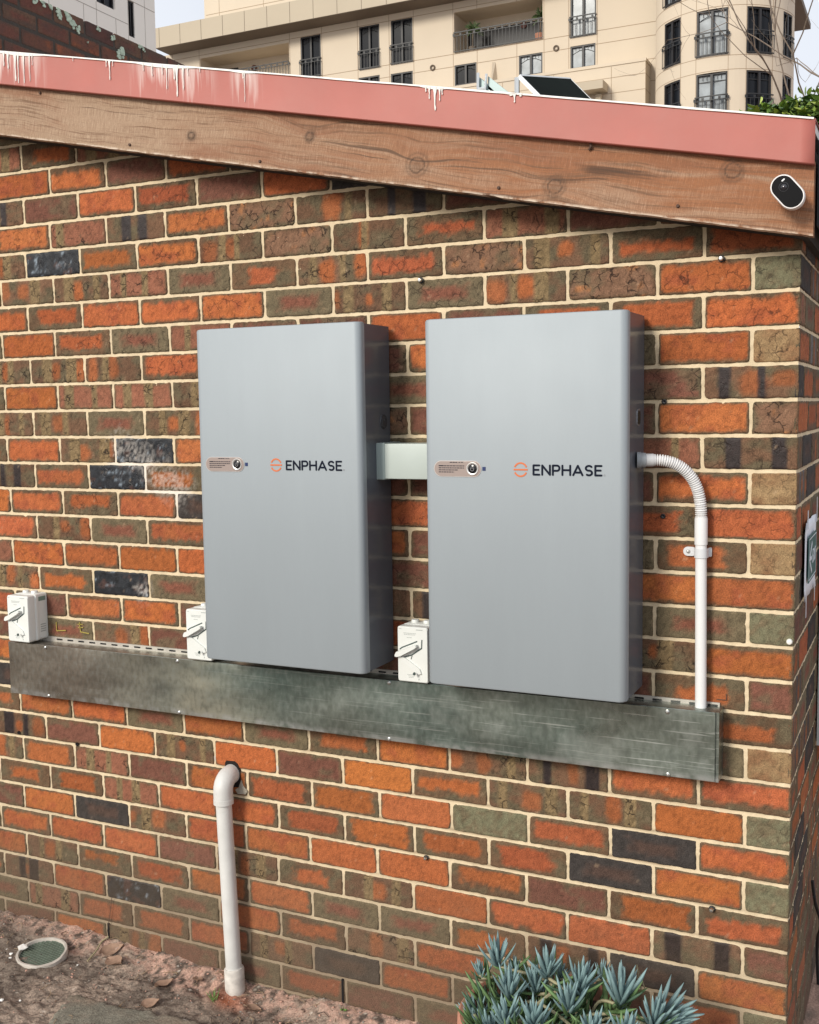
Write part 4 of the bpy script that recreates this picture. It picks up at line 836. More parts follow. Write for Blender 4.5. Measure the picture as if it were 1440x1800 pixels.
m = MB(); pth = catmull([(.012, .52, .44), (.02, .545, .36), (.035, .56, .30), (.03, .60, .25), (.02, .66, .20), (.016, .70, .12), (.02, .74, -.03)], 8); m.tube([(x, y, z) for x, y, z in pth], .005, 8)
pth = catmull([(.02, .50, .40), (.03, .54, .33), (.045, .555, .27), (.035, .575, .20)], 8); m.tube(pth, .004, 8); o = m.build('hanging_cable', mat('black cable', (.015, .018, .022), .5), None, 45); tag(o, 'black cable drooping down the side wall below the meter box', 'cable')

# ------------------------------------------------------------ ground
def gz(x, y):
    base = .030 - .055 * sm(-2.75, -1.35, x)
    fil = .032 * sm(.13, 0.0, -y + (vn(x * 9, y * 9, 3) - .5) * .07) * sm(-3.2, -2.3, x)
    lump = (fbm(x * 6, y * 6, 11, 4) - .5) * .040 + (fbm(x * 34, y * 34, 12, 4) - .5) * .020 + (fbm(x * 110, y * 110, 13, 3) - .5) * .0075
    far = sm(-1.6, -5, y) + sm(.3, 3, x)
    hole = -.030 * np.exp(-(((x + 1.80) / .05) ** 2 + ((y + .085) / .03) ** 2))
    return base + fil + lump * (1 - np.clip(far, 0, 1) * .8) + hole
xs = np.concatenate([np.linspace(-90, -5, 18), np.linspace(-4.6, -2.85, 30), np.linspace(-2.84, -.86, 300), np.linspace(-.84, 1.6, 70), np.linspace(2, 90, 20)])
ys = np.concatenate([np.linspace(-60, -3, 14), np.linspace(-2.7, -.86, 40), np.linspace(-.85, .03, 140), np.linspace(.06, 2, 30), np.linspace(3, 120, 24)])
X, Y = np.meshgrid(xs, ys); X = X.ravel(); Y = Y.ravel(); Z = gz(X, Y)
n = fbm(X * 5, Y * 5, 21, 4); n2 = fbm(X * 45, Y * 45, 22, 4); n3 = fbm(X * 130, Y * 130, 23, 3)
DIRT = C(.215, .170, .135); DKM = C(.085, .062, .050); PNK = C(.52, .33, .255); PALE = C(.42, .32, .25)
col = DIRT[None] * (.65 + .7 * n2[:, None]); mixk = lambda a, b, k: a * (1 - k[:, None]) + b * k[:, None]
col = mixk(col, DKM, sm(.52, .64, n2) * .85); col = mixk(col, PALE, sm(.45, .62, n) * sm(.35, .6, n3) * .8 * sm(-2.6, -2.2, X))
pk = sm(.15, .02, -Y + (n - .5) * .22 + (n2 - .5) * .10) * sm(-2.95, -2.35, X)
col = mixk(col, PNK * C(1, 1, 1) * 1.0, pk * sm(.62, .42, n2 * .7 + n3 * .3) * .95); col = mixk(col, C(.33, .10, .045), np.exp(-(((X + 1.70) / .07) ** 2 + ((Y + .10) / .04) ** 2)) * .8)
col = mixk(col, C(.045, .03, .025), np.exp(-(((X + 1.83) / .07) ** 2 + ((Y + .085) / .035) ** 2)) * sm(.3, .6, n2) * .95)
col = mixk(col, C(.62, .55, .46), sm(.76, .82, n3) * sm(.45, .6, n2) * .8)
me = bpy.data.meshes.new('ground'); w_ = len(xs); i = (np.arange(len(ys) - 1)[:, None] * w_ + np.arange(w_ - 1)[None, :]).ravel()
F_ = np.c_[i, i + 1, i + 1 + w_, i + w_]; me.from_pydata(np.c_[X, Y, Z].tolist(), [], F_.tolist()); ca = me.color_attributes.new('Col', 'FLOAT_COLOR', 'POINT')
a = np.ones((len(X), 4)); a[:, :3] = np.clip(col, .01, .9); ca.data.foreach_set('color', a.ravel()); me.shade_smooth()
M_SOIL = brick_mat('garden soil', True); M_SOIL.node_tree.nodes['Bump'].inputs['Distance'].default_value = .006; M_SOIL.node_tree.nodes['Bump'].inputs['Strength'].default_value = .9
for q in M_SOIL.node_tree.nodes:
    if q.type == 'TEX_NOISE': q.inputs['Scale'].default_value = 150
    if q.type == 'MAP_RANGE': q.inputs['To Min'].default_value = .6; q.inputs['To Max'].default_value = 1.4
me.materials.append(M_SOIL); o = bpy.data.objects.new('ground', me); COL.objects.link(o); tag(o, kind='structure')
# worn concrete paver sinking into the soil
xs = np.linspace(-2.30, -1.25, 110); ys = np.linspace(-1.0, -.285, 80); X, Y = np.meshgrid(xs, ys); X = X.ravel(); Y = Y.ravel()
a1 = math.radians(4); Xr = X; Yr = Y + (X + 2.1) * .07; n2 = fbm(X * 30, Y * 30, 5); n3 = fbm(X * 8, Y * 8, 6)
e = np.minimum(np.minimum((X - xs[0]) + (Y + .285) * .45 - .10, xs[-1] - X), -.285 - Y) + (n2 - .5) * .03
Z = .0115 + (n2 - .5) * .006 - sm(.02, -.03, e) * .09 + (fbm(X * 3, Y * 3, 3) - .5) * .01; col = C(.21, .195, .155)[None] * (.75 + .5 * n2[:, None]); col = mixk(col, C(.26, .19, .14), sm(.5, .7, n3) * .7); col = mixk(col, C(.10, .105, .08), sm(.5, .68, fbm(X * 14, Y * 14, 9)) * .5)
me = bpy.data.meshes.new('paving_slab'); w_ = len(xs); i = (np.arange(len(ys) - 1)[:, None] * w_ + np.arange(w_ - 1)[None, :]).ravel(); me.from_pydata(np.c_[Xr, Yr, Z].tolist(), [], np.c_[i, i + 1, i + 1 + w_, i + w_].tolist())
ca = me.color_attributes.new('Col', 'FLOAT_COLOR', 'POINT'); a = np.ones((len(X), 4)); a[:, :3] = np.clip(col, .01, .9); ca.data.foreach_set('color', a.ravel()); me.shade_smooth(); me.materials.append(M_SOIL)
o = bpy.data.objects.new('path', me); COL.objects.link(o); tag(o, kind='structure')

# crumbs of soil, mortar and leaf bits
rg = random.Random(12); m = MB()
def gzz(x, y): return float(gz(np.array([x]), np.array([y]))[0])
def crumb(x, y, s, mi):
    z = gzz(x, y) + s * .25; vs = []
    for k in range(6):
        a = k * PI / 3 + rg.random() * .7; vs.append((x + math.cos(a) * s * rg.uniform(.6, 1), y + math.sin(a) * s * rg.uniform(.6, 1), z + rg.uniform(-.3, .3) * s))
    vs.append((x, y, z + s * rg.uniform(.4, .8))); vs.append((x, y, z - s * .5))
    m.add(vs, [(k, (k + 1) % 6, 6) for k in range(6)] + [((k + 1) % 6, k, 7) for k in range(6)], mi)
for k in range(1900):
    x = rg.uniform(-2.85, -.9); y = -abs(rg.gauss(0, .26)) - .004
    if y < -.8: continue
    near = y > -.12
    crumb(x, y, rg.choice([.0015, .002, .0028, .004, .006 if rg.random() < .3 else .003]), rg.choice([0, 2, 2, 3] if near else [0, 0, 1, 1, 2, 3]))
for x, y, s in ((-2.52, -.21, .009), (-2.50, -.235, .007), (-2.33, -.44, .010), (-2.325, -.46, .007), (-2.29, -.40, .006), (-2.27, -.16, .006), (-2.56, -.19, .005)): crumb(x, y, s, 4)
o = m.build('soil_crumbs', [mat('brown crumb', (.14, .09, .065), .95), mat('dark mulch', (.04, .028, .022), .95), mat('pink mortar crumb', (.50, .29, .22), .95), mat('grey stone', (.26, .23, .20), .9), mat('white chip', (.78, .76, .72), .8)], None, 0, normals=False)
tag(o, kind='stuff'); o['label'] = 'loose crumbs of soil, mortar and stone on the ground'
m = MB()
for k in range(150):
    x = rg.uniform(-2.7, -1.0); y = -abs(rg.gauss(.08, .22)); a = rg.random() * PI; L_ = rg.uniform(.012, .05); z = gzz(x, y)
    P = [(x, y, z + .002), (x + math.cos(a) * L_ / 2, y + math.sin(a) * L_ / 2, z + rg.uniform(.004, .012)), (x + math.cos(a + .3) * L_, y + math.sin(a + .3) * L_, z + .003)]
    m.tube(P, rg.uniform(.0007, .0013), 5, rg.choice([0, 0, 1]))
o = m.build('twigs', [mat('dry twig', (.30, .21, .13), .9), mat('dark twig', (.07, .05, .035), .9)], None, 0, normals=False); tag(o, kind='stuff'); o['label'] = 'dry twigs and bits of straw scattered on the soil'
# dead leaves
M_LEAFD = mat('dead leaf', (.30, .19, .13), .8, var=.3, vscale=60)
rg = random.Random(5)
def flat_leaf(x, y, s, a, tilt=0.3):
    m = MB(); vs = []; fs = []; n = 8
    for k in range(n + 1):
        t = k / n; wd = s * .34 * math.sin(PI * min(1, t * 1.02) ** .8) + .0004
        for q in (-1, 0, 1): vs.append((s * (t - .5), q * wd, abs(q) * s * .10 + s * .18 * (t - .5) ** 2 + rg.uniform(-.02, .02) * s))
    for k in range(n): fs += [(k * 3 + b, (k + 1) * 3 + b, (k + 1) * 3 + b + 1, k * 3 + b + 1) for b in (0, 1)]
    m.add(vs, fs); m.tube([(-s * .5, 0, 0), (-s * .75, s * .05, s * .05)], .001, 5); return m
for x, y, s, a, lb in ((-2.215, -.050, .085, .9, 'curled dead brown leaf by the wall right of the drain cover'), (-2.155, -.105, .085, -.3, 'large dry leaf lying second from the drain cover'), (-1.93, -.13, .07, 1.2, 'dry leaf half way between the drain cover and the waste pipe'),
                   (-1.84, -.07, .05, 2.2, 'small dead leaf tucked left of the waste pipe foot'), (-1.90, -.24, .06, .9, 'dead leaf lying near the edge of the paving slab'), (-1.60, -.10, .05, 0.1, 'small dry leaf right of the waste pipe foot')):
    o = flat_leaf(x, y, s, a).build('dead_leaf', M_LEAFD, None, 60, normals=False); o.location = (x, y, gzz(x, y) + .007); o.rotation_euler = (rg.uniform(-.3, .3), rg.uniform(-.2, .2), a); tag(o, lb, 'leaf', 'dead leaves on the soil')
# long straw stalk leaning on the wall and a bent bit of pale wire
m = MB(); z = gzz(-2.22, -.16); m.tube(catmull([(-2.253, -.130, z + .012), (-2.26, -.08, z + .022), (-2.272, -.035, .040), (-2.262, -.012, .050)], 8), .0030, 6); o = m.build('straw_stalk', mat('greenish straw', (.34, .29, .17), .8), None, 50); tag(o, 'pale greenish straw stalk leaning against the foot of the wall', 'stalk')
m = MB(); m.tube([(-1.7926, -.3107, gzz(-1.79, -.31) + .004), (-1.8045, -.267, gzz(-1.80, -.267) + .012), (-1.7077, -.266, gzz(-1.7, -.266) + .008)], .0022, 6); o = m.build('bent_wire', mat('pale wire', (.62, .58, .52), .6), None, 0); tag(o, 'bent piece of pale wire lying on the sand below the waste pipe', 'wire')
m = MB(); m.tube(catmull([(-2.244, -.008, .193), (-2.250, -.009, .15), (-2.262, -.008, .10), (-2.272, -.008, .058)], 6), .0009, 5); o = m.build('loose_string', mat('dark string', (.09, .06, .045), .9), None, 0); tag(o, 'thin dark string hanging down the brickwork above the straw stalk', 'string')
m = MB(); m.box(-2.274, -2.266, -.0015, .004, .005, .092); m.build('weep_slot', mat('weep hole', (.008, .006, .006), 1), shed, 0)
m = MB(); m.box(-1.3345, -1.3275, -.0015, .004, .005, .092); m.build('weep_slot', mat('weep hole dark', (.008, .006, .006), 1), shed, 0)

# round drain cover
d = tag(empty('drain_cover', (-2.418, -.170, .030)), 'round green slatted drain cover in a broken white ring sunk in the soil', 'drain cover'); d.rotation_euler = (.10, .04, -.1); d.scale = (.94, .94, 1)
m = MB(); n = 64; vs = []; rr = random.Random(4)
for k in range(n):
    a = 2 * PI * k / n; br = max(0, math.sin(a * 1.0 + 1.9)) ** 6 * .006 + (fbm(np.array([a * 3.]), np.array([0.]), 3)[0] - .5) * .004
    for (r, z) in ((.0935, -.03), (.0930, .006 - br * .4), (.0905, .010 - br), (.0835, .010 - br * 1.1), (.0815, .005), (.0812, -.02)): vs.append((r * math.cos(a) * (1 - (br if r > .08 else 0)), r * math.sin(a) * .97, z))
K = 6; fs = [(k * K + b, ((k + 1) % n) * K + b, ((k + 1) % n) * K + b + 1, k * K + b + 1) for k in range(n) for b in range(K - 1)]
m.add(vs, fs); m.build('ring', mat('aged white plastic', (.50, .455, .40), .6, var=.15, vscale=30), d, 45)
m = MB(); m.lathe([(0, -.010), (.082, -.010)], (0, 0, 0), 40); gr = m.build('grate_floor', mat('dark green recess', (.012, .03, .022), .8), d, 0)
m = MB()
for k in range(15):
    y = -.075 + k * .0107; hw = math.sqrt(max(0, .081 ** 2 - y * y)); m.box(-hw, hw, y - .0031, y + .0031, -.010, .0015)
m.build('slats', mat('weathered green plastic', (.115, .145, .110), .7, var=.25, vscale=40), d, 0)
m = MB(); m.add([(-.094, -.03, .014), (-.070, -.045, .016), (-.058, -.030, .015), (-.050, -.020, .020), (-.060, -.018, .016), (-.070, -.006, .014), (-.085, -.012, .017)], [(0, 1, 2, 3, 4, 5, 6)]); o = m.build('broken_chip', M_WHITE, d, 0); o.modifiers.new('s', 'SOLIDIFY').thickness = .003

# ------------------------------------------------------------ potted blue chalk sticks
M_TERRA = mat('faded terracotta', (.44, .205, .135), .8, var=.18, vscale=14, bump=.2, bscale=60)
def leaf_mat():
    m = mat('powdery blue leaf', (.22, .34, .35), .55, var=.18, vscale=24, spec=.3); t = m.node_tree; b = t.nodes['Principled BSDF']
    va = t.nodes.new('ShaderNodeVertexColor'); va.layer_name = 'Col'; vm = [q for q in t.nodes if q.type == 'VECT_MATH'][0]; t.links.new(va.outputs['Color'], vm.inputs[0]); return m
p = tag(empty('potted_succulent', (-.575, -.27, .0)), 'blue-grey chalk stick succulent spilling over a round terracotta pot', 'potted plant')
m = MB(); m.lathe([(.0, -.02), (.150, -.02), (.160, 0), (.205, .235), (.212, .240), (.226, .242), (.230, .250), (.228, .290), (.222, .297), (.212, .293), (.206, .270), (.200, .20)], (0, 0, 0), 56); m.build('pot', M_TERRA, p, 40)
m = MB(); m.lathe([(0, .262), (.10, .262), (.206, .255)], (0, 0, 0), 36); m.build('soil', mat('potting soil', (.035, .025, .02), .95, bump=.6, bscale=80), p, 30)
rg = random.Random(21); V2 = []; F2 = []; C2 = []; stems = MB()
def leaf(base, dirv, L_, R_, curve, tint):
    global V2, F2, C2
    d = Vector(dirv).normalized(); s = d.cross(Vector((0, 0, 1))); s = s.normalized() if s.length > .01 else Vector((1, 0, 0)); up = s.cross(d).normalized()
    n0 = len(V2); K = 6; NS = 6
    for i in range(NS + 1):
        t = i / NS; c0 = Vector(base) + d * L_ * t + Vector((0, 0, 1)) * curve * t * t
        r = R_ * (.50 + .75 * math.sin(PI * min(1, t * .74 + .14))) * (1 - t ** 8 * .9)
        for k in range(K):
            a = 2 * PI * k / K; V2.append(tuple(c0 + s * math.cos(a) * r + up * math.sin(a) * r * .8))
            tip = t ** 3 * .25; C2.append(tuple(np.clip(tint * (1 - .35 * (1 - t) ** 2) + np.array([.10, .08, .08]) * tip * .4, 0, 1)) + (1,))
    for i in range(NS):
        for k in range(K): F2.append((n0 + i * K + k, n0 + i * K + (k + 1) % K, n0 + (i + 1) * K + (k + 1) % K, n0 + (i + 1) * K + k))
    F2.append(tuple(range(n0 + NS * K, n0 + NS * K + K)))
BLU = C(.185, .285, .290); GRE = C(.09, .155, .06); DG = C(.055, .105, .065)
def rosette(x, y, z, s, lean=(0, 0), n=18, blue=1.0):
    ax = Vector((lean[0], lean[1], 1)).normalized(); a_ = ax.cross(Vector((1, 0, 0))).normalized(); b_ = ax.cross(a_)
    c0 = Vector((x, y, z))
    for k in range(n):
        ph = k * 2.39996 + rg.uniform(-.2, .2); f = (k + .5) / n; pol = math.radians(8 + 52 * f ** 1.1 + rg.uniform(-10, 10))
        dv = ax * math.cos(pol) + (a_ * math.cos(ph) + b_ * math.sin(ph)) * math.sin(pol)
        L_ = s * rg.uniform(.8, 1.1) * (1.0 - .12 * f); tint = BLU * rg.uniform(.85, 1.2) * (1, 1, 1)[0] if f < .78 or rg.random() < .55 else (DG if rg.random() < .5 else GRE) * rg.uniform(.9, 1.5)
        if blue < 1 and rg.random() > blue: tint = GRE * rg.uniform(.9, 1.6)
        leaf(c0 - ax * s * .30 * f, dv, L_, s * rg.uniform(.050, .064), s * rg.uniform(.15, .55) * f, tint)
    base = Vector((rg.uniform(-.14, .14), rg.uniform(-.13, .13), .25))
    if (Vector((x, y, z)) - base).length > .02:
        mid = (c0 + base) / 2 + Vector((rg.uniform(-.02, .02), rg.uniform(-.02, .02), .03)); stems.tube(catmull([base, mid, c0 - ax * s * .2, c0], 5), .0042, 6)
    for k in range(5):                                   # sparse green leaves lower on the stem
        ph = rg.random() * 2 * PI; t = rg.uniform(.4, .9); q = base.lerp(c0, t); leaf(q, (math.cos(ph), math.sin(ph), rg.uniform(.0, .5)), s * rg.uniform(.8, 1.2), s * .06, s * .2, (GRE if rg.random() < .7 else DG) * rg.uniform(.9, 1.7))
R_ = [(-.149, .05, .386, .080, (-.1, 0)), (-.009, .05, .387, .080, (0, 0)), (-.198, .05, .336, .050, (-.3, 0)), (-.093, -.01, .340, .082, (0, 0)), (.196, .03, .369, .105, (.1, 0)), (.096, .01, .388, .085, (.25, 0)), (-.041, .05, .332, .075, (0, 0)), (.081, -.05, .359, .085, (0, -.1)), (.154, -.09, .318, .085, (.1, -.1)),
      (-.183, -.03, .258, .075, (-.4, -.1)), (-.073, -.09, .305, .085, (0, -.2)), (.008, -.11, .331, .085, (0, -.2)), (.238, -.09, .335, .085, (.2, -.1)), (.289, -.01, .347, .080, (.2, 0)), (.300, .05, .330, .115, (2.2, .2)), (.300, .03, .325, .09, (1.4, -.1)), (-.108, .07, .344, .060, (-.2, 0)), (.115, .15, .353, .050, (.2, 0)), (.002, .13, .339, .050, (0, 0)), (.05, -.13, .290, .070, (0, -.1)), (.198, -.12, .310, .080, (.1, -.2)), (-.124, -.08, .260, .080, (-.3, -.2))]
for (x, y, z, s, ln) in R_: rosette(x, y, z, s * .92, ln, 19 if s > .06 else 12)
for k in range(9): rosette(rg.uniform(-.20, .26), rg.uniform(-.20, .0), rg.uniform(.19, .25), rg.uniform(.055, .075), (rg.uniform(-.4, .4), rg.uniform(-.5, .1)), 12, .35)
for k in range(260):
    a = rg.random() * 2 * PI; r = .2 * math.sqrt(rg.random()); leaf((r * math.cos(a), r * math.sin(a), rg.uniform(.255, .30)), (math.cos(a) * rg.random(), math.sin(a) * rg.random(), rg.uniform(.4, 1)), rg.uniform(.04, .08), .004, .01, (GRE if rg.random() < .7 else DG) * rg.uniform(.8, 1.5))
me = bpy.data.meshes.new('foliage'); me.from_pydata(V2, [], F2); ca = me.color_attributes.new('Col', 'FLOAT_COLOR', 'POINT'); ca.data.foreach_set('color', np.array(C2).ravel()); me.materials.append(leaf_mat()); me.shade_smooth(); o = bpy.data.objects.new('foliage', me); COL.objects.link(o); o.parent = p
stems.tube([(-.02, -.20, .20), (.0, -.10, .30), (-.01, -.05, .345)], .0022, 5); stems.tube([(.20, .10, .35), (.215, .10, .415), (.232, .10, .36), (.219, .10, .43), (.24, .10, .37)], .0016, 5)
stems.build('stems', mat('pale dry stem', (.36, .33, .20), .8), p, 50)
# weeds
M_WEED = mat('weed leaf', (.12, .22, .05), .6, var=.3, vscale=40)
for x, y, z, h, lb in ((-1.315, -.030, -.03, .055, 'small bright green weed at the foot of the wall under the gap'), (-1.105, -.028, -.03, .040, 'tiny green weed at the bottom edge left of the pot'), (-1.735, -.13, -.01, .045, 'few blades of grass by the foot of the waste pipe')):
    r = tag(empty('weed', (x, y, z)), lb, 'weed', 'weeds growing at the foot of the wall'); V2 = []; F2 = []; C2 = []
    blade = 'grass' in lb
    for k in range(7 if blade else 26):
        a = rg.random() * 2 * PI; leaf((rg.uniform(-.008, .008), rg.uniform(-.006, .006), rg.uniform(0, h * (.1 if blade else .8))), (math.cos(a), math.sin(a), rg.uniform(1.2, 2.6) if blade else rg.uniform(.1, .9)), h if blade else h * .32, .0012 if blade else .0032, -.004, GRE)
    me = bpy.data.meshes.new('leaves'); me.from_pydata(V2, [], F2); me.materials.append(M_WEED); me.shade_smooth(); o = bpy.data.objects.new('leaves', me); COL.objects.link(o); o.parent = r
    m = MB(); m.tube([(0, 0, -.03), (.002, 0, h * .9)], .0012, 5); m.build('stem', M_WEED, r, 0)

# ------------------------------------------------------------ neighbour's old brick wall (left, runs back from the camera)
_p = paint
def paint(t, U, V, L, H, seed, px, pz):
    c, k, g = _p(t, U, V, L, H, seed, px, pz + 2); m_ = sm(.35, .65, fbm(U * 9, V * 20, seed + 4))[:, None]
    c = (c * .35 + C(.105, .038, .030) * .65) * (1 - m_ * .5) + C(.060, .045, .040) * m_ * .5
    return c, k * .7, g * 0
fs_ = []; k = 0
for k in range(13):
    zt_ = 4.015 - k * .0895; j = 0; y = -.3 + (0 if k % 2 else -.12)
    while y < 7: fs_.append((y, zt_ - .0805, .228, .0805 - (.006 if k else 0), random.Random(k * 77 + j).choice('bbbBDb' if k == 0 else 'ObObBbcR'.replace('R', 'O')), k * 331 + j * 7 + 2, 'R')); y += .240; j += 1
ow = tag(empty('old_brick_wall', (-3.93, 0, 0)), 'old dark red brick wall with grey lichen on its top, behind the left end of the roof', 'wall')
M_OLDM = mat('dark old mortar', (.050, .040, .033), .95, bump=.5, bscale=90)
MORT_ = MORT; brick_mesh('wall_face', fs_, [('R', -.35, 7.0, 2.85, 4.005, .02)], [M_BRICK, M_OLDM], ow)
paint = _p
m = MB(); m.box(-.23, -.012, -.35, 7.0, -.05, 4.004); m.box(-.0125, -.005, -.35, 7.0, -.05, 2.86); m.build('core', M_OLDM, ow, 0)
M_LICH = mat('pale lichen', (.42, .50, .40), .95, var=.35, vscale=60, bump=.6, bscale=120)
rg = random.Random(9); m = MB()
for y, z, r in ((1.72, 4.0, .022), (1.77, 3.985, .030), (1.83, 3.985, .036), (1.88, 3.965, .030), (1.92, 3.945, .022), (1.60, 4.0, .02), (1.66, 4.005, .02), (2.08, 3.995, .016), (2.20, 3.985, .018), (2.26, 3.915, .034), (2.27, 3.93, .028), (2.44, 4.0, .018), (2.47, 3.99, .014), (1.45, 4.0, .03), (2.80, 3.99, .01), (1.99, 3.90, .006)):
    for q in range(9):
        a = rg.random() * 6.28; rr = r * math.sqrt(rg.random()) * .8; s_ = r * rg.uniform(.25, .5); P = [(y + rr * math.cos(a) + s_ * math.cos(t) * rg.uniform(.7, 1.2), z + rr * math.sin(a) + s_ * math.sin(t) * rg.uniform(.6, 1.1)) for t in np.linspace(0, 6.283, 10)[:-1]]
        P = [(a_, min(b_, 4.012)) for a_, b_ in P]; m.prism(P, .001, .0055 + rg.random() * .002, axis='x')
m.build('lichen', M_LICH, ow, 0)

# ------------------------------------------------------------ apartments
M_CREAM = mat('cream render', (.60, .51, .395), .8, var=.04, vscale=.4); M_CREAM2 = mat('darker putty render', (.47, .40, .30), .8, var=.03, vscale=.4); M_JOINT = mat('panel joint', (.33, .24, .16), .9)  # putty render is a darker tone than the cream
M_FRAME = mat('dark window frame', (.018, .016, .017), .5); M_PANED = mat('dark pane', (.012, .014, .018), .15, spec=.18); M_PANEL = mat('pane with net curtain', (.27, .30, .32), .2, spec=.35, var=.35, vscale=2.2)
M_RAIL = mat('black railing', (.015, .015, .016), .5); M_SOFF = mat('brown soffit', (.16, .125, .095), .8); M_INT = mat('dark interior', (.05, .045, .04), .9)
def panel_wall(m, x0, x1, z0, z1, holes, T, d0, depth=.22):
    xs_ = sorted({x0, x1} | {h[0] for h in holes} | {h[1] for h in holes}); zs_ = sorted({z0, z1} | {h[2] for h in holes} | {h[3] for h in holes})
    for a, b in zip(xs_, xs_[1:]):
        for c_, d_ in zip(zs_, zs_[1:]):
            if any(h[0] <= a and b <= h[1] and h[2] <= c_ and d_ <= h[3] for h in holes): continue
            m.add([T(a, c_, d0), T(b, c_, d0), T(b, d_, d0), T(a, d_, d0)], [(0, 1, 2, 3)])
    for h in holes:
        a, b, c_, d_ = h[:4]; q = [(a, c_), (b, c_), (b, d_), (a, d_)]; D = h[4] if len(h) > 4 else depth
        for i in range(4):
            p1, p2 = q[i], q[(i + 1) % 4]; m.add([T(*p1, d0), T(*p2, d0), T(*p2, d0 + D), T(*p1, d0 + D)], [(0, 1, 2, 3)])
def barr(m, T, a0, a1, z0, z1, d0, d1):
    vs = [T(a, z, d) for a in (a0, a1) for d in (d0, d1) for z in (z0, z1)]; m.add(vs, [(0, 1, 3, 2), (4, 6, 7, 5), (0, 4, 5, 1), (2, 3, 7, 6), (0, 2, 6, 4), (1, 5, 7, 3)])
def window(parent, T, a0, a1, z0, z1, light, rail, unit=1.0, arch=True, gl=None):
    m = MB(); W = (a1 - a0); t = .075 * unit; mid = (a0 + a1) / 2; F0, F1 = .02, .12
    for (p, q, r, s_) in ((a0, a0 + t, z0, z1), (a1 - t, a1, z0, z1), (mid - t * .7, mid + t * .7, z0 + .1, z1 - .07), (a0 + t, a1 - t, z0, z0 + .1), (a0 + t, a1 - t, z1 - .07, z1)): barr(m, T, p, q, r, s_, F0, F1)
    f = m.build('window', M_FRAME, parent, 0)
    m = MB(); barr(m, T, a0 + t * .6, a1 - t * .6, z0 + .05, z1 - .05, .13, .15); m.build('pane', gl or (M_PANEL if light else M_PANED), f, 0)
    m = MB(); tt = .022                                           # leadlight: arch and small uprights
    for (l, r) in ((a0 + t, mid - t * .7), (mid + t * .7, a1 - t)):
        w_ = r - l; pts = []
        zb = z1 - .07 - (.34 if z1 - z0 > 1.3 else .30)
        if arch:
            P = [(l + w_ * k / 8, zb + .17 * math.sin(PI * (k / 8) * .5 + (0 if l < mid - W * .2 else PI / 2))) for k in range(9)]
            for (p, q) in zip(P, P[1:]): m.tube([T(p[0], p[1], .125), T(q[0], q[1], .125)], tt * .7, 4)
        else: barr(m, T, l, r, zb + .06, zb + .09, .115, .13)
        for k in (1, 2): barr(m, T, l + w_ * k / 3 - tt * .4 * unit, l + w_ * k / 3 + tt * .4 * unit, zb + .15, z1 - .07, .115, .13)
    m.build('leadlight', M_FRAME, f, 0)
    if rail: railing(f, T, a0 - t * .4, a1 + t * .4, z0 + .02, z0 + .92, unit)
    return f
def railing(parent, T, a0, a1, z0, z1, unit=1.0, name='railing', step=.17):
    m = MB(); K = 6
    for i in range(K):
        p, q = a0 + (a1 - a0) * i / K, a0 + (a1 - a0) * (i + 1) / K
        for z, h in ((z1, .05), (z1 - .16, .03), (z0, .04)): barr(m, T, p, q, z, z + h, -.10, -.06)
    n = int((a1 - a0) / (step * unit))
    for i in range(n + 1):
        a = a0 + (a1 - a0) * i / max(n, 1); barr(m, T, a - .012 * unit, a + .012 * unit, z0, z1 - .14, -.09, -.07)
        if i % 2 == 0: barr(m, T, a - .05 * unit, a + .05 * unit, z1 - .14, z1 - .02, -.09, -.07)
    return m.build(name, M_RAIL, parent, 0)
ap = tag(empty('apartment_building', (-20, 50, 0)), 'large cream apartment building with dark framed windows, balconies and a rounded corner bay', 'building')
TF = lambda a, z, d: (a + 20, d, z)
wins = [(-30.92, -29.67, 19.67, 21.83, 0, 1), (-27.35, -26.16, 19.62, 21.81, 0, 1), (-25.49, -24.25, 19.63, 21.83, 0, 1), (-27.42, -26.18, 17.05, 19.24, 0, 1), (-25.53, -24.27, 17.02, 19.18, 0, 1),
        (-21.94, -20.74, 18.05, 19.10, 0, 0), (-18.50, -17.28, 18.04, 19.08, 1, 0), (-15.87, -14.63, 18.015, 19.12, 1, 0), (-15.87, -14.60, 19.51, 21.72, 1, 1)]
balc = [(-21.94, -17.27, 19.72, 21.68, 1.6), (-37.5, -31.65, 19.75, 21.68, 1.6), (-37.5, -31.65, 17.1, 19.05, 1.6)]
m = MB(); panel_wall(m, -40.4, -8.6, 0, 22.19, [w_[:4] + (.22,) for w_ in wins] + balc, TF, 0); 
for x0, x1, z0, z1, D in balc: m.add([TF(x0, z0, D), TF(x1, z0, D), TF(x1, z1, D), TF(x0, z1, D)], [(0, 1, 2, 3)])
panel_wall(m, -37.1, -8.6, 22.19, 31.5, [], TF, 0)
m.box(12.6 - 0, 12.62, .01, 16, 0, 23.2)       # right side wall
m.add([(-20.4, 0, 0), (-20.4, 16, 0), (-20.4, 16, 22.2), (-20.4, 0, 22.2)], [(0, 1, 2, 3)]); m.add([(-17.1, 0, 22.2), (-17.1, 16, 22.2), (-17.1, 16, 31.5), (-17.1, 0, 31.5)], [(0, 1, 2, 3)]); m.add([(-20.4, 16, 0), (12.6, 16, 0), (12.6, 16, 31.5), (-20.4, 16, 31.5)], [(0, 1, 2, 3)])
m.build('main_wall', M_CREAM, ap, 0, normals=False)
m = MB()                                                # recessed panel joints read as fine dark lines
def clear(x, z0, z1): return [(a, b) for a, b in [(z0, z1)]]
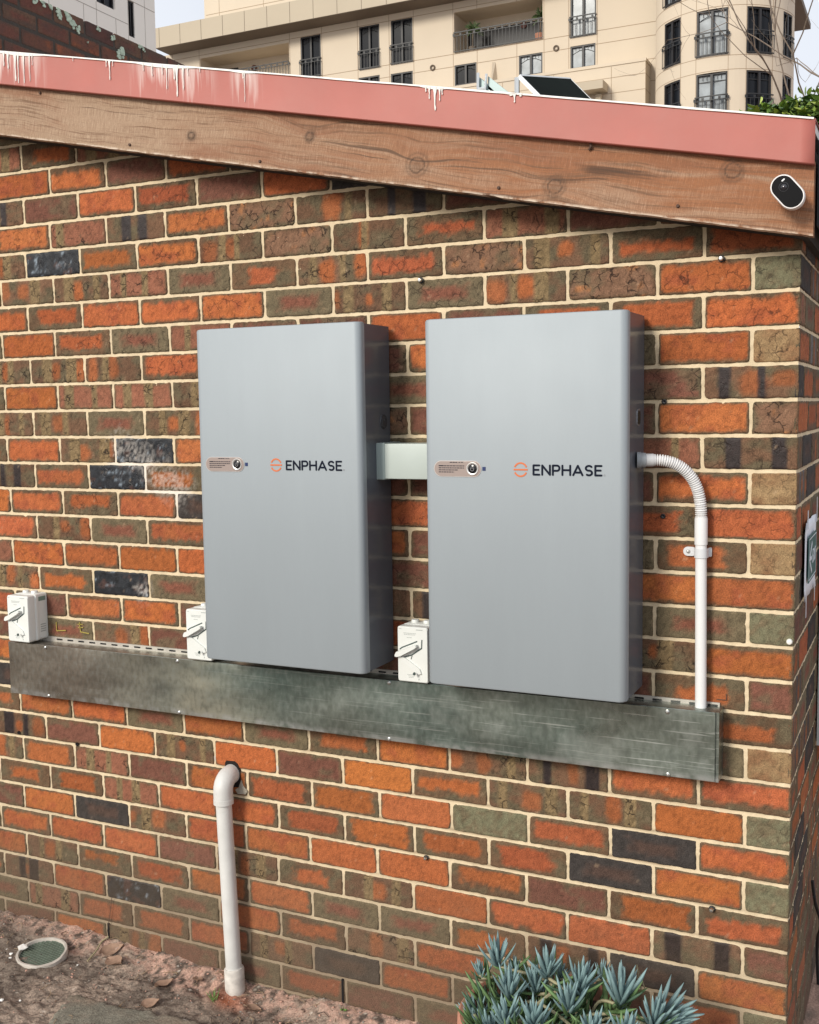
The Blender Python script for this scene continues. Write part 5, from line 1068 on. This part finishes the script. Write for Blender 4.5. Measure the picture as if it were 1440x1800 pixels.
def hline(z, x0, x1):
    segs = [(x0, x1)]
    for h in [w_[:4] for w_ in wins] + [b[:4] for b in balc]:
        if h[2] < z < h[3]: segs = [s for a, b in segs for s in ((a, min(b, h[0])), (max(a, h[1]), b)) if s[1] - s[0] > .02]
    for a, b in segs: m.box(a + 20, b + 20, -.006, .002, z - .014, z + .014)
def vline(x, z0, z1):
    segs = [(z0, z1)]
    for h in [w_[:4] for w_ in wins] + [b[:4] for b in balc]:
        if h[0] < x < h[1]: segs = [s for a, b in segs for s in ((a, min(b, h[2])), (max(a, h[3]), b)) if s[1] - s[0] > .02]
    for a, b in segs: m.box(x + 20 - .013, x + 20 + .013, -.005, .002, a, b)
for z in (19.66, 19.05, 18.0, 17.0, 21.85): hline(z, -40.3, -11.5)
for z in (23.95, 24.9, 26.0): hline(z, -37.0, -11.5)
for x in (-39.4, -37.55, -31.6, -29.6, -27.45, -25.6, -24.2, -22.0, -20.7, -18.6, -17.2, -15.95, -14.55): vline(x, 16.0, 22.18)
for x in (-36.1, -33.2, -30.1, -27.0, -24.0): vline(x, 23.3, 31.4)
m.build('panel_joints', M_JOINT, ap, 0)
for w_ in wins: window(ap, TF, *w_[:4], w_[4], w_[5])
for (x0, x1, z0, z1, D) in balc[:2]: railing(ap, TF, x0, x1, z0, z0 + .92, 1.0, 'balcony_railing', .18)
m = MB(); m.box(-21.80 + 20, -17.35 + 20, 1.54, 1.58, 19.76, 21.15); m.build('balcony_door', M_FRAME, ap, 0)
m = MB(); m.box(-37.4 + 20, -36.0 + 20, 1.54, 1.58, 19.76, 21.40); m.build('balcony_door', M_FRAME, ap, 0)
m = MB()
for x, z in ((-18.76, 21.03), (-34.9, 21.2)): m.lathe([(0, -.02), (.16, .02), (.17, .10), (.10, .16)], (x + 20, 1.45, z), 14, axis='y')
m.build('wall_lamp', mat('rusty lamp', (.12, .04, .03), .6), ap, 40)
for x, z in ((-16.58, 19.15), (-23.14, 19.16)):
    m = MB(); m.lathe([(.06, -.02), (.13, -.08), (.15, -.04), (.15, .0)], (x + 20, 0, z), 16, axis='y'); m.build('vent_cap', M_SOFF, ap, 40)
# pale sloping fin between small windows
m = MB(); m.add([TF(-20.1, 17.76, 0), TF(-19.75, 17.76, -.55), TF(-19.6, 17.76, 0), TF(-20.0, 18.95, 0), TF(-19.85, 18.95, -.12), TF(-19.72, 18.95, 0)], [(0, 1, 4, 3), (1, 2, 5, 4), (3, 4, 5), (0, 2, 1)]); m.build('fin', M_CREAM, ap, 0)
# roof slab with soffit, in panels
m = MB(); m.box(-19.6, 11.5, -1.3, -.001, 22.19, 23.26); m.build('roof_slab', M_CREAM2, ap, 0)
m = MB(); m.box(-19.58, 11.5, -1.28, .0, 22.17, 22.187)
for k in range(22): m.box(-19.3 + k * 1.42, -19.275 + k * 1.42, -1.306, -1.298, 22.2, 23.25)
m.build('soffit', M_SOFF, ap, 0)
m = MB(); m.box(8, 13.5, -3.6, 16, 23.2, 23.5); m.build('eave', M_SOFF, ap, 0)
# projecting lower block with ledge and small canopy
m = MB(); m.box(-18, 8.01, -1.0, -.003, 0, 17.76); m.box(-18, 8.05, -1.04, -.003, 17.64, 17.78); m.build('lower_block', M_CREAM, ap, 0)
m = MB()
for z in (17.1, 16.4, 15.7): m.box(-18, 8.0, -1.006, -.998, z - .012, z + .012); m.box(8.008, 8.014, -1.0, 0, z - .012, z + .012)
for x in (-2, 1, 3.6, 6.4): m.box(x, x + .024, -1.005, -.998, 0, 17.6)
m.build('block_joints', M_JOINT, ap, 0)
m = MB(); m.box(3.6, 6.25, -1.9, -1.0, 16.45, 16.83); m.build('canopy', M_CREAM2, ap, 0)
m = MB(); m.box(5.75, 6.0, -1.35, -1.1, 15.95, 16.35); m.lathe([(0, 15.86), (.12, 15.9), (.12, 15.98)], (5.87, -1.22, 0), 12); m.build('lantern', M_CREAM2, ap, 30)
# rounded bay
BC = (11.466, -.596); BR = 3.0
TB = lambda a, z, d: (BC[0] + (BR - d) * math.cos(math.radians(a)), BC[1] + (BR - d) * math.sin(math.radians(a)), z)
rows = [(11.40, 13.33, 0), (14.03, 15.96, 0), (16.65, 18.57, 1), (19.24, 21.2, 1)]; cols = [(221.6, 242.2), (257.3, 282.5), (297.6, 320.8), (333.8, 351)]
m = MB(); A = sorted(set([180 + 4 * k for k in range(46)] + [c_ for cc in cols for c_ in cc])); Zs = sorted(set([0, 23.2] + [z for r in rows for z in r[:2]]))
hol = [(a, b, r[0], r[1]) for a, b in cols for r in rows]
for a, b in zip(A, A[1:]):
    if b - a < .01: continue
    for c_, d_ in zip(Zs, Zs[1:]):
        if any(h[0] <= a and b <= h[1] and h[2] <= c_ and d_ <= h[3] for h in hol): 
            m.add([TB(a, c_, 0), TB(b, c_, 0), TB(b, c_, .22), TB(a, c_, .22)], [(0, 1, 2, 3)]); m.add([TB(a, d_, 0), TB(b, d_, 0), TB(b, d_, .22), TB(a, d_, .22)], [(3, 2, 1, 0)]); continue
        m.add([TB(a, c_, 0), TB(b, c_, 0), TB(b, d_, 0), TB(a, d_, 0)], [(0, 1, 2, 3)])
for a, b, c_, d_ in hol:
    for q in (a, b): m.add([TB(q, c_, 0), TB(q, d_, 0), TB(q, d_, .22), TB(q, c_, .22)], [(0, 1, 2, 3)])
m.build('corner_bay', M_CREAM, ap, 30, normals=False)
m = MB()
for z in (21.25, 19.19, 18.64, 16.60, 16.02, 13.98):
    for a, b in zip(A, A[1:]): barr(m, TB, a, b, z - .012, z + .012, -.004, .004)
for a in (242.6, 256.9, 282.9, 297.2, 321.2): barr(m, TB, a - .2, a + .2, 0, 23, -.004, .004)
m.build('bay_joints', M_JOINT, ap, 0)
u_deg = 19.1
for ri, r in enumerate(rows):
    for ci, (a, b) in enumerate(cols):
        light = (ci == 1) or (ri == 3 and ci == 0)
        window(ap, TB, a, b, r[0], r[1], light, True, u_deg, arch=(ri >= 2))
# balcony pot plants (a thing each)
def palm(x, y, z, h, label, potr=.2, terra=False):
    r = tag(empty('balcony_plant', (x, y, z)), label, 'potted plant', 'potted palms on the far balcony'); rr = random.Random(int(abs(x) * 100))
    m = MB(); m.lathe([(0, 0), (potr * .75, 0), (potr, potr * 1.5), (potr * .9, potr * 1.5), (0, potr * 1.4)], (0, 0, 0), 16); m.build('pot', M_TERRA if terra else M_SOFF, r, 40)
    m = MB(); m.tube([(0, 0, .2), (.03, .02, h * .65)], .035, 6); m.build('stem', M_SOFF, r, 40)
    m = MB()
    for k in range(46):
        a = rr.random() * 6.28; e = rr.uniform(-.3, 1.3); L_ = h * .32 * rr.uniform(.7, 1.1); c_ = Vector((.03, .02, h * rr.uniform(.6, .72))); d_ = Vector((math.cos(a) * math.cos(e), math.sin(a) * math.cos(e), math.sin(e))); s_ = d_.cross(Vector((0, 0, 1))).normalized() * .028; mid = c_ + d_ * L_ * .55 + Vector((0, 0, .03)); tip = c_ + d_ * L_ + Vector((0, 0, -L_ * .25)); m.add([c_ - s_ * .4, c_ + s_ * .4, mid + s_, tip, mid - s_], [(0, 1, 2, 3, 4)])
    m.build('fronds', mat('palm frond', (.075, .115, .04), .6, var=.3, vscale=8), r, 0, normals=False)
palm(-21.15, 50.5, 19.73, 1.75, 'spiky palm in a pot at the left end of the high balcony'); palm(-17.6, 50.6, 19.73, 1.85, 'spiky plant in a terracotta pot at the right end of the high balcony', .28, True)

# ------------------------------------------------------------ white tower, nearer on the left
tw = tag(empty('white_tower', (-18.93, 22, 0)), 'off-white panel-clad block with two dark windows at the upper left', 'building')
TT = lambda a, z, d: (-d, a - 22, z)
tw_w = [(19.69, 20.36, 12.17, 13.6), (20.91, 21.15, 11.69, 12.60), (17.6, 18.3, 12.17, 13.6)]
m = MB(); panel_wall(m, 12, 22.02, 0, 18, [w_ + (.15,) for w_ in tw_w], TT, 0); m.add([(0, .02, 0), (-9, .02, 0), (-9, .02, 18), (0, .02, 18)], [(0, 1, 2, 3)]); m.add([(0, -10, 0), (-9, -10, 0), (-9, -10, 18), (0, -10, 18)], [(3, 2, 1, 0)]); m.add([(0, .02, 18), (-9, .02, 18), (-9, -10, 18), (0, -10, 18)], [(0, 1, 2, 3)])
m.build('cladding', mat('off white cladding', (.84, .80, .73), .7, var=.02, vscale=1), tw, 0, normals=False)
m = MB()
for z, a, b in ((11.97, 12, 20.88), (12.61, 20.9, 22.0), (11.2, 12, 22), (13.3, 20.5, 22)): m.box(-.002, .004, a - 22, b - 22, z - .008, z + .008)
for a, z0, z1 in ((21.58, 0, 18), (20.40, 0, 11.96), (20.38, 12.2, 18), (19.67, 0, 12.16), (19.2, 0, 11.96), (18.6, 11.97, 18), (20.89, 0, 18), (18.0, 0, 12.0)): m.box(-.002, .004, a - 22 - .006, a - 22 + .006, z0, z1)
m.build('cladding_joints', mat('grey joint', (.36, .33, .29), .9), tw, 0)
for a, b, c_, d_ in tw_w:
    m = MB(); t_ = .035
    for q in ((a, a + t_, c_, d_), (b - t_, b, c_, d_), (a, b, c_, c_ + t_), (a, b, d_ - t_, d_), ((a + b) / 2 - .012, (a + b) / 2 + .012, c_, d_)): barr(m, TT, *q, .03, .08)
    f = m.build('window', M_FRAME, tw, 0); m = MB(); barr(m, TT, a + .01, b - .01, c_ + .01, d_ - .01, .085, .10); m.build('pane', M_PANED, f, 0)

# ------------------------------------------------------------ solar panel and rails on the roof
M_ALU = mat('aluminium frame', (.66, .68, .68), .35, .7)
s = tag(empty('solar_panel', (-1.4, 2.0, 2.84)), 'tilted solar panel with a pale frame seen from beneath above the roof edge', 'solar panel')
o_ = Vector((-1.4, 2.0, 2.84)); A_ = Vector((-1.4417, 2.0, 3.3751)) - o_; B_ = Vector((-1.5128, 3.0, 3.6270)) - o_
e2 = Vector((.55, 0, -.59)); nn = e2.cross(B_ - A_).normalized()
if nn.z < 0: nn = -nn
def slab(m, P, th):
    a, b, c_, d_ = P; m.add([*P, *[q + nn * th for q in P]], [(0, 1, 2, 3), (7, 6, 5, 4), (0, 4, 5, 1), (1, 5, 6, 2), (2, 6, 7, 3), (3, 7, 4, 0)])
m = MB(); slab(m, [A_, B_, B_ + e2, A_ + e2], .012); m.build('cells', mat('panel back sheet', (.006, .010, .008), .8, var=.3, vscale=3, spec=.03), s, 0)
def rail(m, p, q, w_, h):
    d_ = (q - p).normalized(); sd2 = d_.cross(nn).normalized() * w_ / 2; m.add([p - sd2, p + sd2, q + sd2, q - sd2, p - sd2 + nn * h, p + sd2 + nn * h, q + sd2 + nn * h, q - sd2 + nn * h], [(3, 2, 1, 0), (4, 5, 6, 7), (0, 1, 5, 4), (1, 2, 6, 5), (2, 3, 7, 6), (3, 0, 4, 7)])
m = MB()
for p_, q_ in ((A_, B_), (B_, B_ + e2), (A_ + e2, B_ + e2), (A_, A_ + e2)): rail(m, p_ - nn * .004, q_ - nn * .004, .010, .018)
m.build('frame', M_ALU, s, 0)
m = MB(); m.tube([A_ + Vector((-.008, 0, 0)), Vector((A_.x - .012, 0, -.02))], .012, 6); m.tube([A_ + Vector((.03, .04, -.09)), Vector((A_.x + .035, .04, -.02))], .008, 6)
for k in range(5): q = A_ + (B_ - A_) * (.10 + .16 * k) + e2 * (.10 + .16 * k) - nn * .02; m.tube([q, q + Vector((.012, 0, -.045))], .0045, 5)
m.build('legs', M_ALU, s, 30)
m = MB(); m.lathe([(0, .16), (.05, .155), (.10, .12), (.13, .06), (.14, -.05)], (.28, .35, 0), 16); m.build('cable_coil', mat('grey sleeve', (.35, .36, .35), .7, var=.5, vscale=20), s, 40)
s = tag(empty('roof_rail', (-1.66, 2.2, 2.88)), 'pair of grey aluminium roof rails sloping down beside the solar panel', 'roof rail')
o2 = Vector((-1.66, 2.2, 2.88)); rx = lambda x, y, z: Vector((x, y, z)) - o2
def chan(a, b, hh):
    m = MB(); a = rx(*a); b = rx(*b); sd2 = Vector((0, .035, 0)); up = Vector((0, 0, hh)); m.add([a - sd2, a + sd2, b + sd2, b - sd2, a - sd2 + up, a + sd2 + up, b + sd2 + up, b - sd2 + up], [(3, 2, 1, 0), (4, 5, 6, 7), (0, 1, 5, 4), (1, 2, 6, 5), (2, 3, 7, 6), (3, 0, 4, 7)]); return m
M_RAILG = mat('grey rail', (.26, .33, .33), .45, .3)
chan((-1.655, 2.2, 3.395), (-1.45, 2.2, 3.22), .058).build('rail', M_RAILG, s, 0); chan((-1.700, 2.2, 3.405), (-1.46, 2.2, 3.17), .050).build('rail', M_RAILG, s, 0)
m = MB(); m.tube([rx(-1.7, 2.15, 3.47), rx(-1.707, 2.15, 2.86)], .007, 6); m.tube([rx(-1.657, 2.15, 3.46), rx(-1.665, 2.15, 3.38)], .006, 6); m.tube([rx(-1.70, 2.15, 3.395), rx(-1.66, 2.15, 3.395)], .007, 6); m.tube([rx(-1.69, 2.15, 3.385), rx(-1.698, 2.15, 2.86)], .006, 6); m.build('legs', M_ALU, s, 30)

# ------------------------------------------------------------ trees
M_BARK = mat('pale grey bark', (.20, .155, .12), .9, var=.3, vscale=20); M_BARKD = mat('dark bark', (.06, .045, .035), .9)
def bare_tree(loc, seed, H, label, lean):
    t_ = tag(empty('bare_tree', loc), label, 'tree'); rr = random.Random(seed); m = MB(); tr = MB(); nb = [0]
    def grow(p, d, L_, r, lv):
        P = [p]; q = p; dd = d.copy(); n = 5
        for k in range(n):
            dd = (dd + Vector((rr.uniform(-.16, .16), rr.uniform(-.16, .16), rr.uniform(-.04, .12)))).normalized(); q = q + dd * L_ / n; P.append(q)
        R = [r * (1 - .45 * k / n) for k in range(n + 1)]; (tr if lv == 0 else m).tube(P, R, 6 if lv < 3 else 4, caps=False); nb[0] += 1
        if lv >= 6 or r < .0030: return
        kids = 3 if lv < 3 else rr.choice([2, 3])
        for k in range(kids):
            a = rr.random() * 6.28; sp = rr.uniform(.35, .85); ax = dd.cross(Vector((math.cos(a), math.sin(a), .3))).normalized(); nd = (dd * math.cos(sp) + ax * math.sin(sp)).normalized(); nd.z += .10
            pt = P[rr.choice([3, 4, 5])] if k else P[-1]; grow(pt, nd.normalized(), L_ * (rr.uniform(.34, .46) if lv == 0 else rr.uniform(.62, .85)), r * rr.uniform(.50, .64), lv + 1)
    grow(Vector((0, 0, -.1)), Vector(lean).normalized(), H * .50, H * .0052, 0)
    tr.build('trunk', M_BARK, t_, 60, normals=False); m.build('crown', M_BARK, t_, 60, normals=False); return t_
bare_tree((.85, 14, 0), 4, 10.2, 'leafless tree with fine pale twigs in front of the rounded bay', (-.12, 0, 1))
def leafy(loc, crowns, label, seed, leafs, ls):
    t_ = tag(empty('evergreen_tree', loc), label, 'tree'); rr = random.Random(seed)
    tr = MB(); tr.tube(catmull([(0, 0, -.1), (.05, 0, 1.2), (0, .1, 2.4), (.05, 0, 3.8)], 5), [.10 - .0035 * k for k in range(16)], 8)
    for c_ in crowns: tr.tube([(0, .05, 2.2), (c_[0] * .6, c_[1] * .6, (2.2 + c_[2]) / 2 + .3), (c_[0], c_[1], c_[2])], [.05, .03, .012], 6)
    tr.build('trunk', M_BARKD, t_, 50)
    V = []; F = []; Cc = []
    for k in range(leafs):
        c_ = rr.choice(crowns); v = Vector((rr.gauss(0, 1), rr.gauss(0, 1), rr.gauss(0, 1))).normalized(); rad = c_[3] * rr.uniform(.35, 1.0) ** .6; bump = .85 + .3 * float(vn(np.array([v.x * 3 + c_[0]]), np.array([v.z * 3 + v.y * 2]), seed)[0])
        p_ = Vector(c_[:3]) + Vector((v.x, v.y, v.z * .8)) * rad * bump; d_ = Vector((v.x + rr.uniform(-.6, .6), v.y + rr.uniform(-.6, .6), rr.uniform(-.9, .35))).normalized(); s_ = d_.cross(Vector((rr.uniform(-1, 1), rr.uniform(-1, 1), 1))).normalized(); L_ = ls * rr.uniform(.7, 1.25); w_ = L_ * .19; nn_ = d_.cross(s_) * L_ * .08
        n0 = len(V); V += [p_, p_ + d_ * L_ * .35 + s_ * w_ + nn_, p_ + d_ * L_ * .75 + s_ * w_ * .7 + nn_, p_ + d_ * L_, p_ + d_ * L_ * .75 - s_ * w_ * .7 + nn_, p_ + d_ * L_ * .35 - s_ * w_ + nn_]; F.append(tuple(range(n0, n0 + 6)))
        g_ = rr.choice([C(.055, .095, .022), C(.075, .13, .028), C(.035, .065, .02), C(.26, .32, .06), C(.17, .25, .05)]) * rr.uniform(1.0, 1.9); Cc += [tuple(g_) + (1,)] * 6
    me = bpy.data.meshes.new('crown'); me.from_pydata([tuple(v) for v in V], [], F); ca = me.color_attributes.new('Col', 'FLOAT_COLOR', 'POINT'); ca.data.foreach_set('color', np.array(Cc).ravel()); me.materials.append(M_LEAF); o = bpy.data.objects.new('crown', me); COL.objects.link(o); o.parent = t_
M_LEAF = leaf_mat(); M_LEAF.name = 'glossy green leaf'; M_LEAF.node_tree.nodes['Principled BSDF'].inputs['Roughness'].default_value = .35
leafy((-.55, 9, 0), [(-.68, 0, 4.66, .30), (-.40, .1, 4.66, .36), (.0, 0, 4.62, .46), (.5, .2, 4.5, .6), (.1, .3, 3.9, .8), (-.5, .2, 4.1, .5), (-.92, 0, 4.56, .22), (1.0, 0, 4.3, .6)], 'bushy green tree top showing over the right end of the roof edge', 3, 7000, .135)
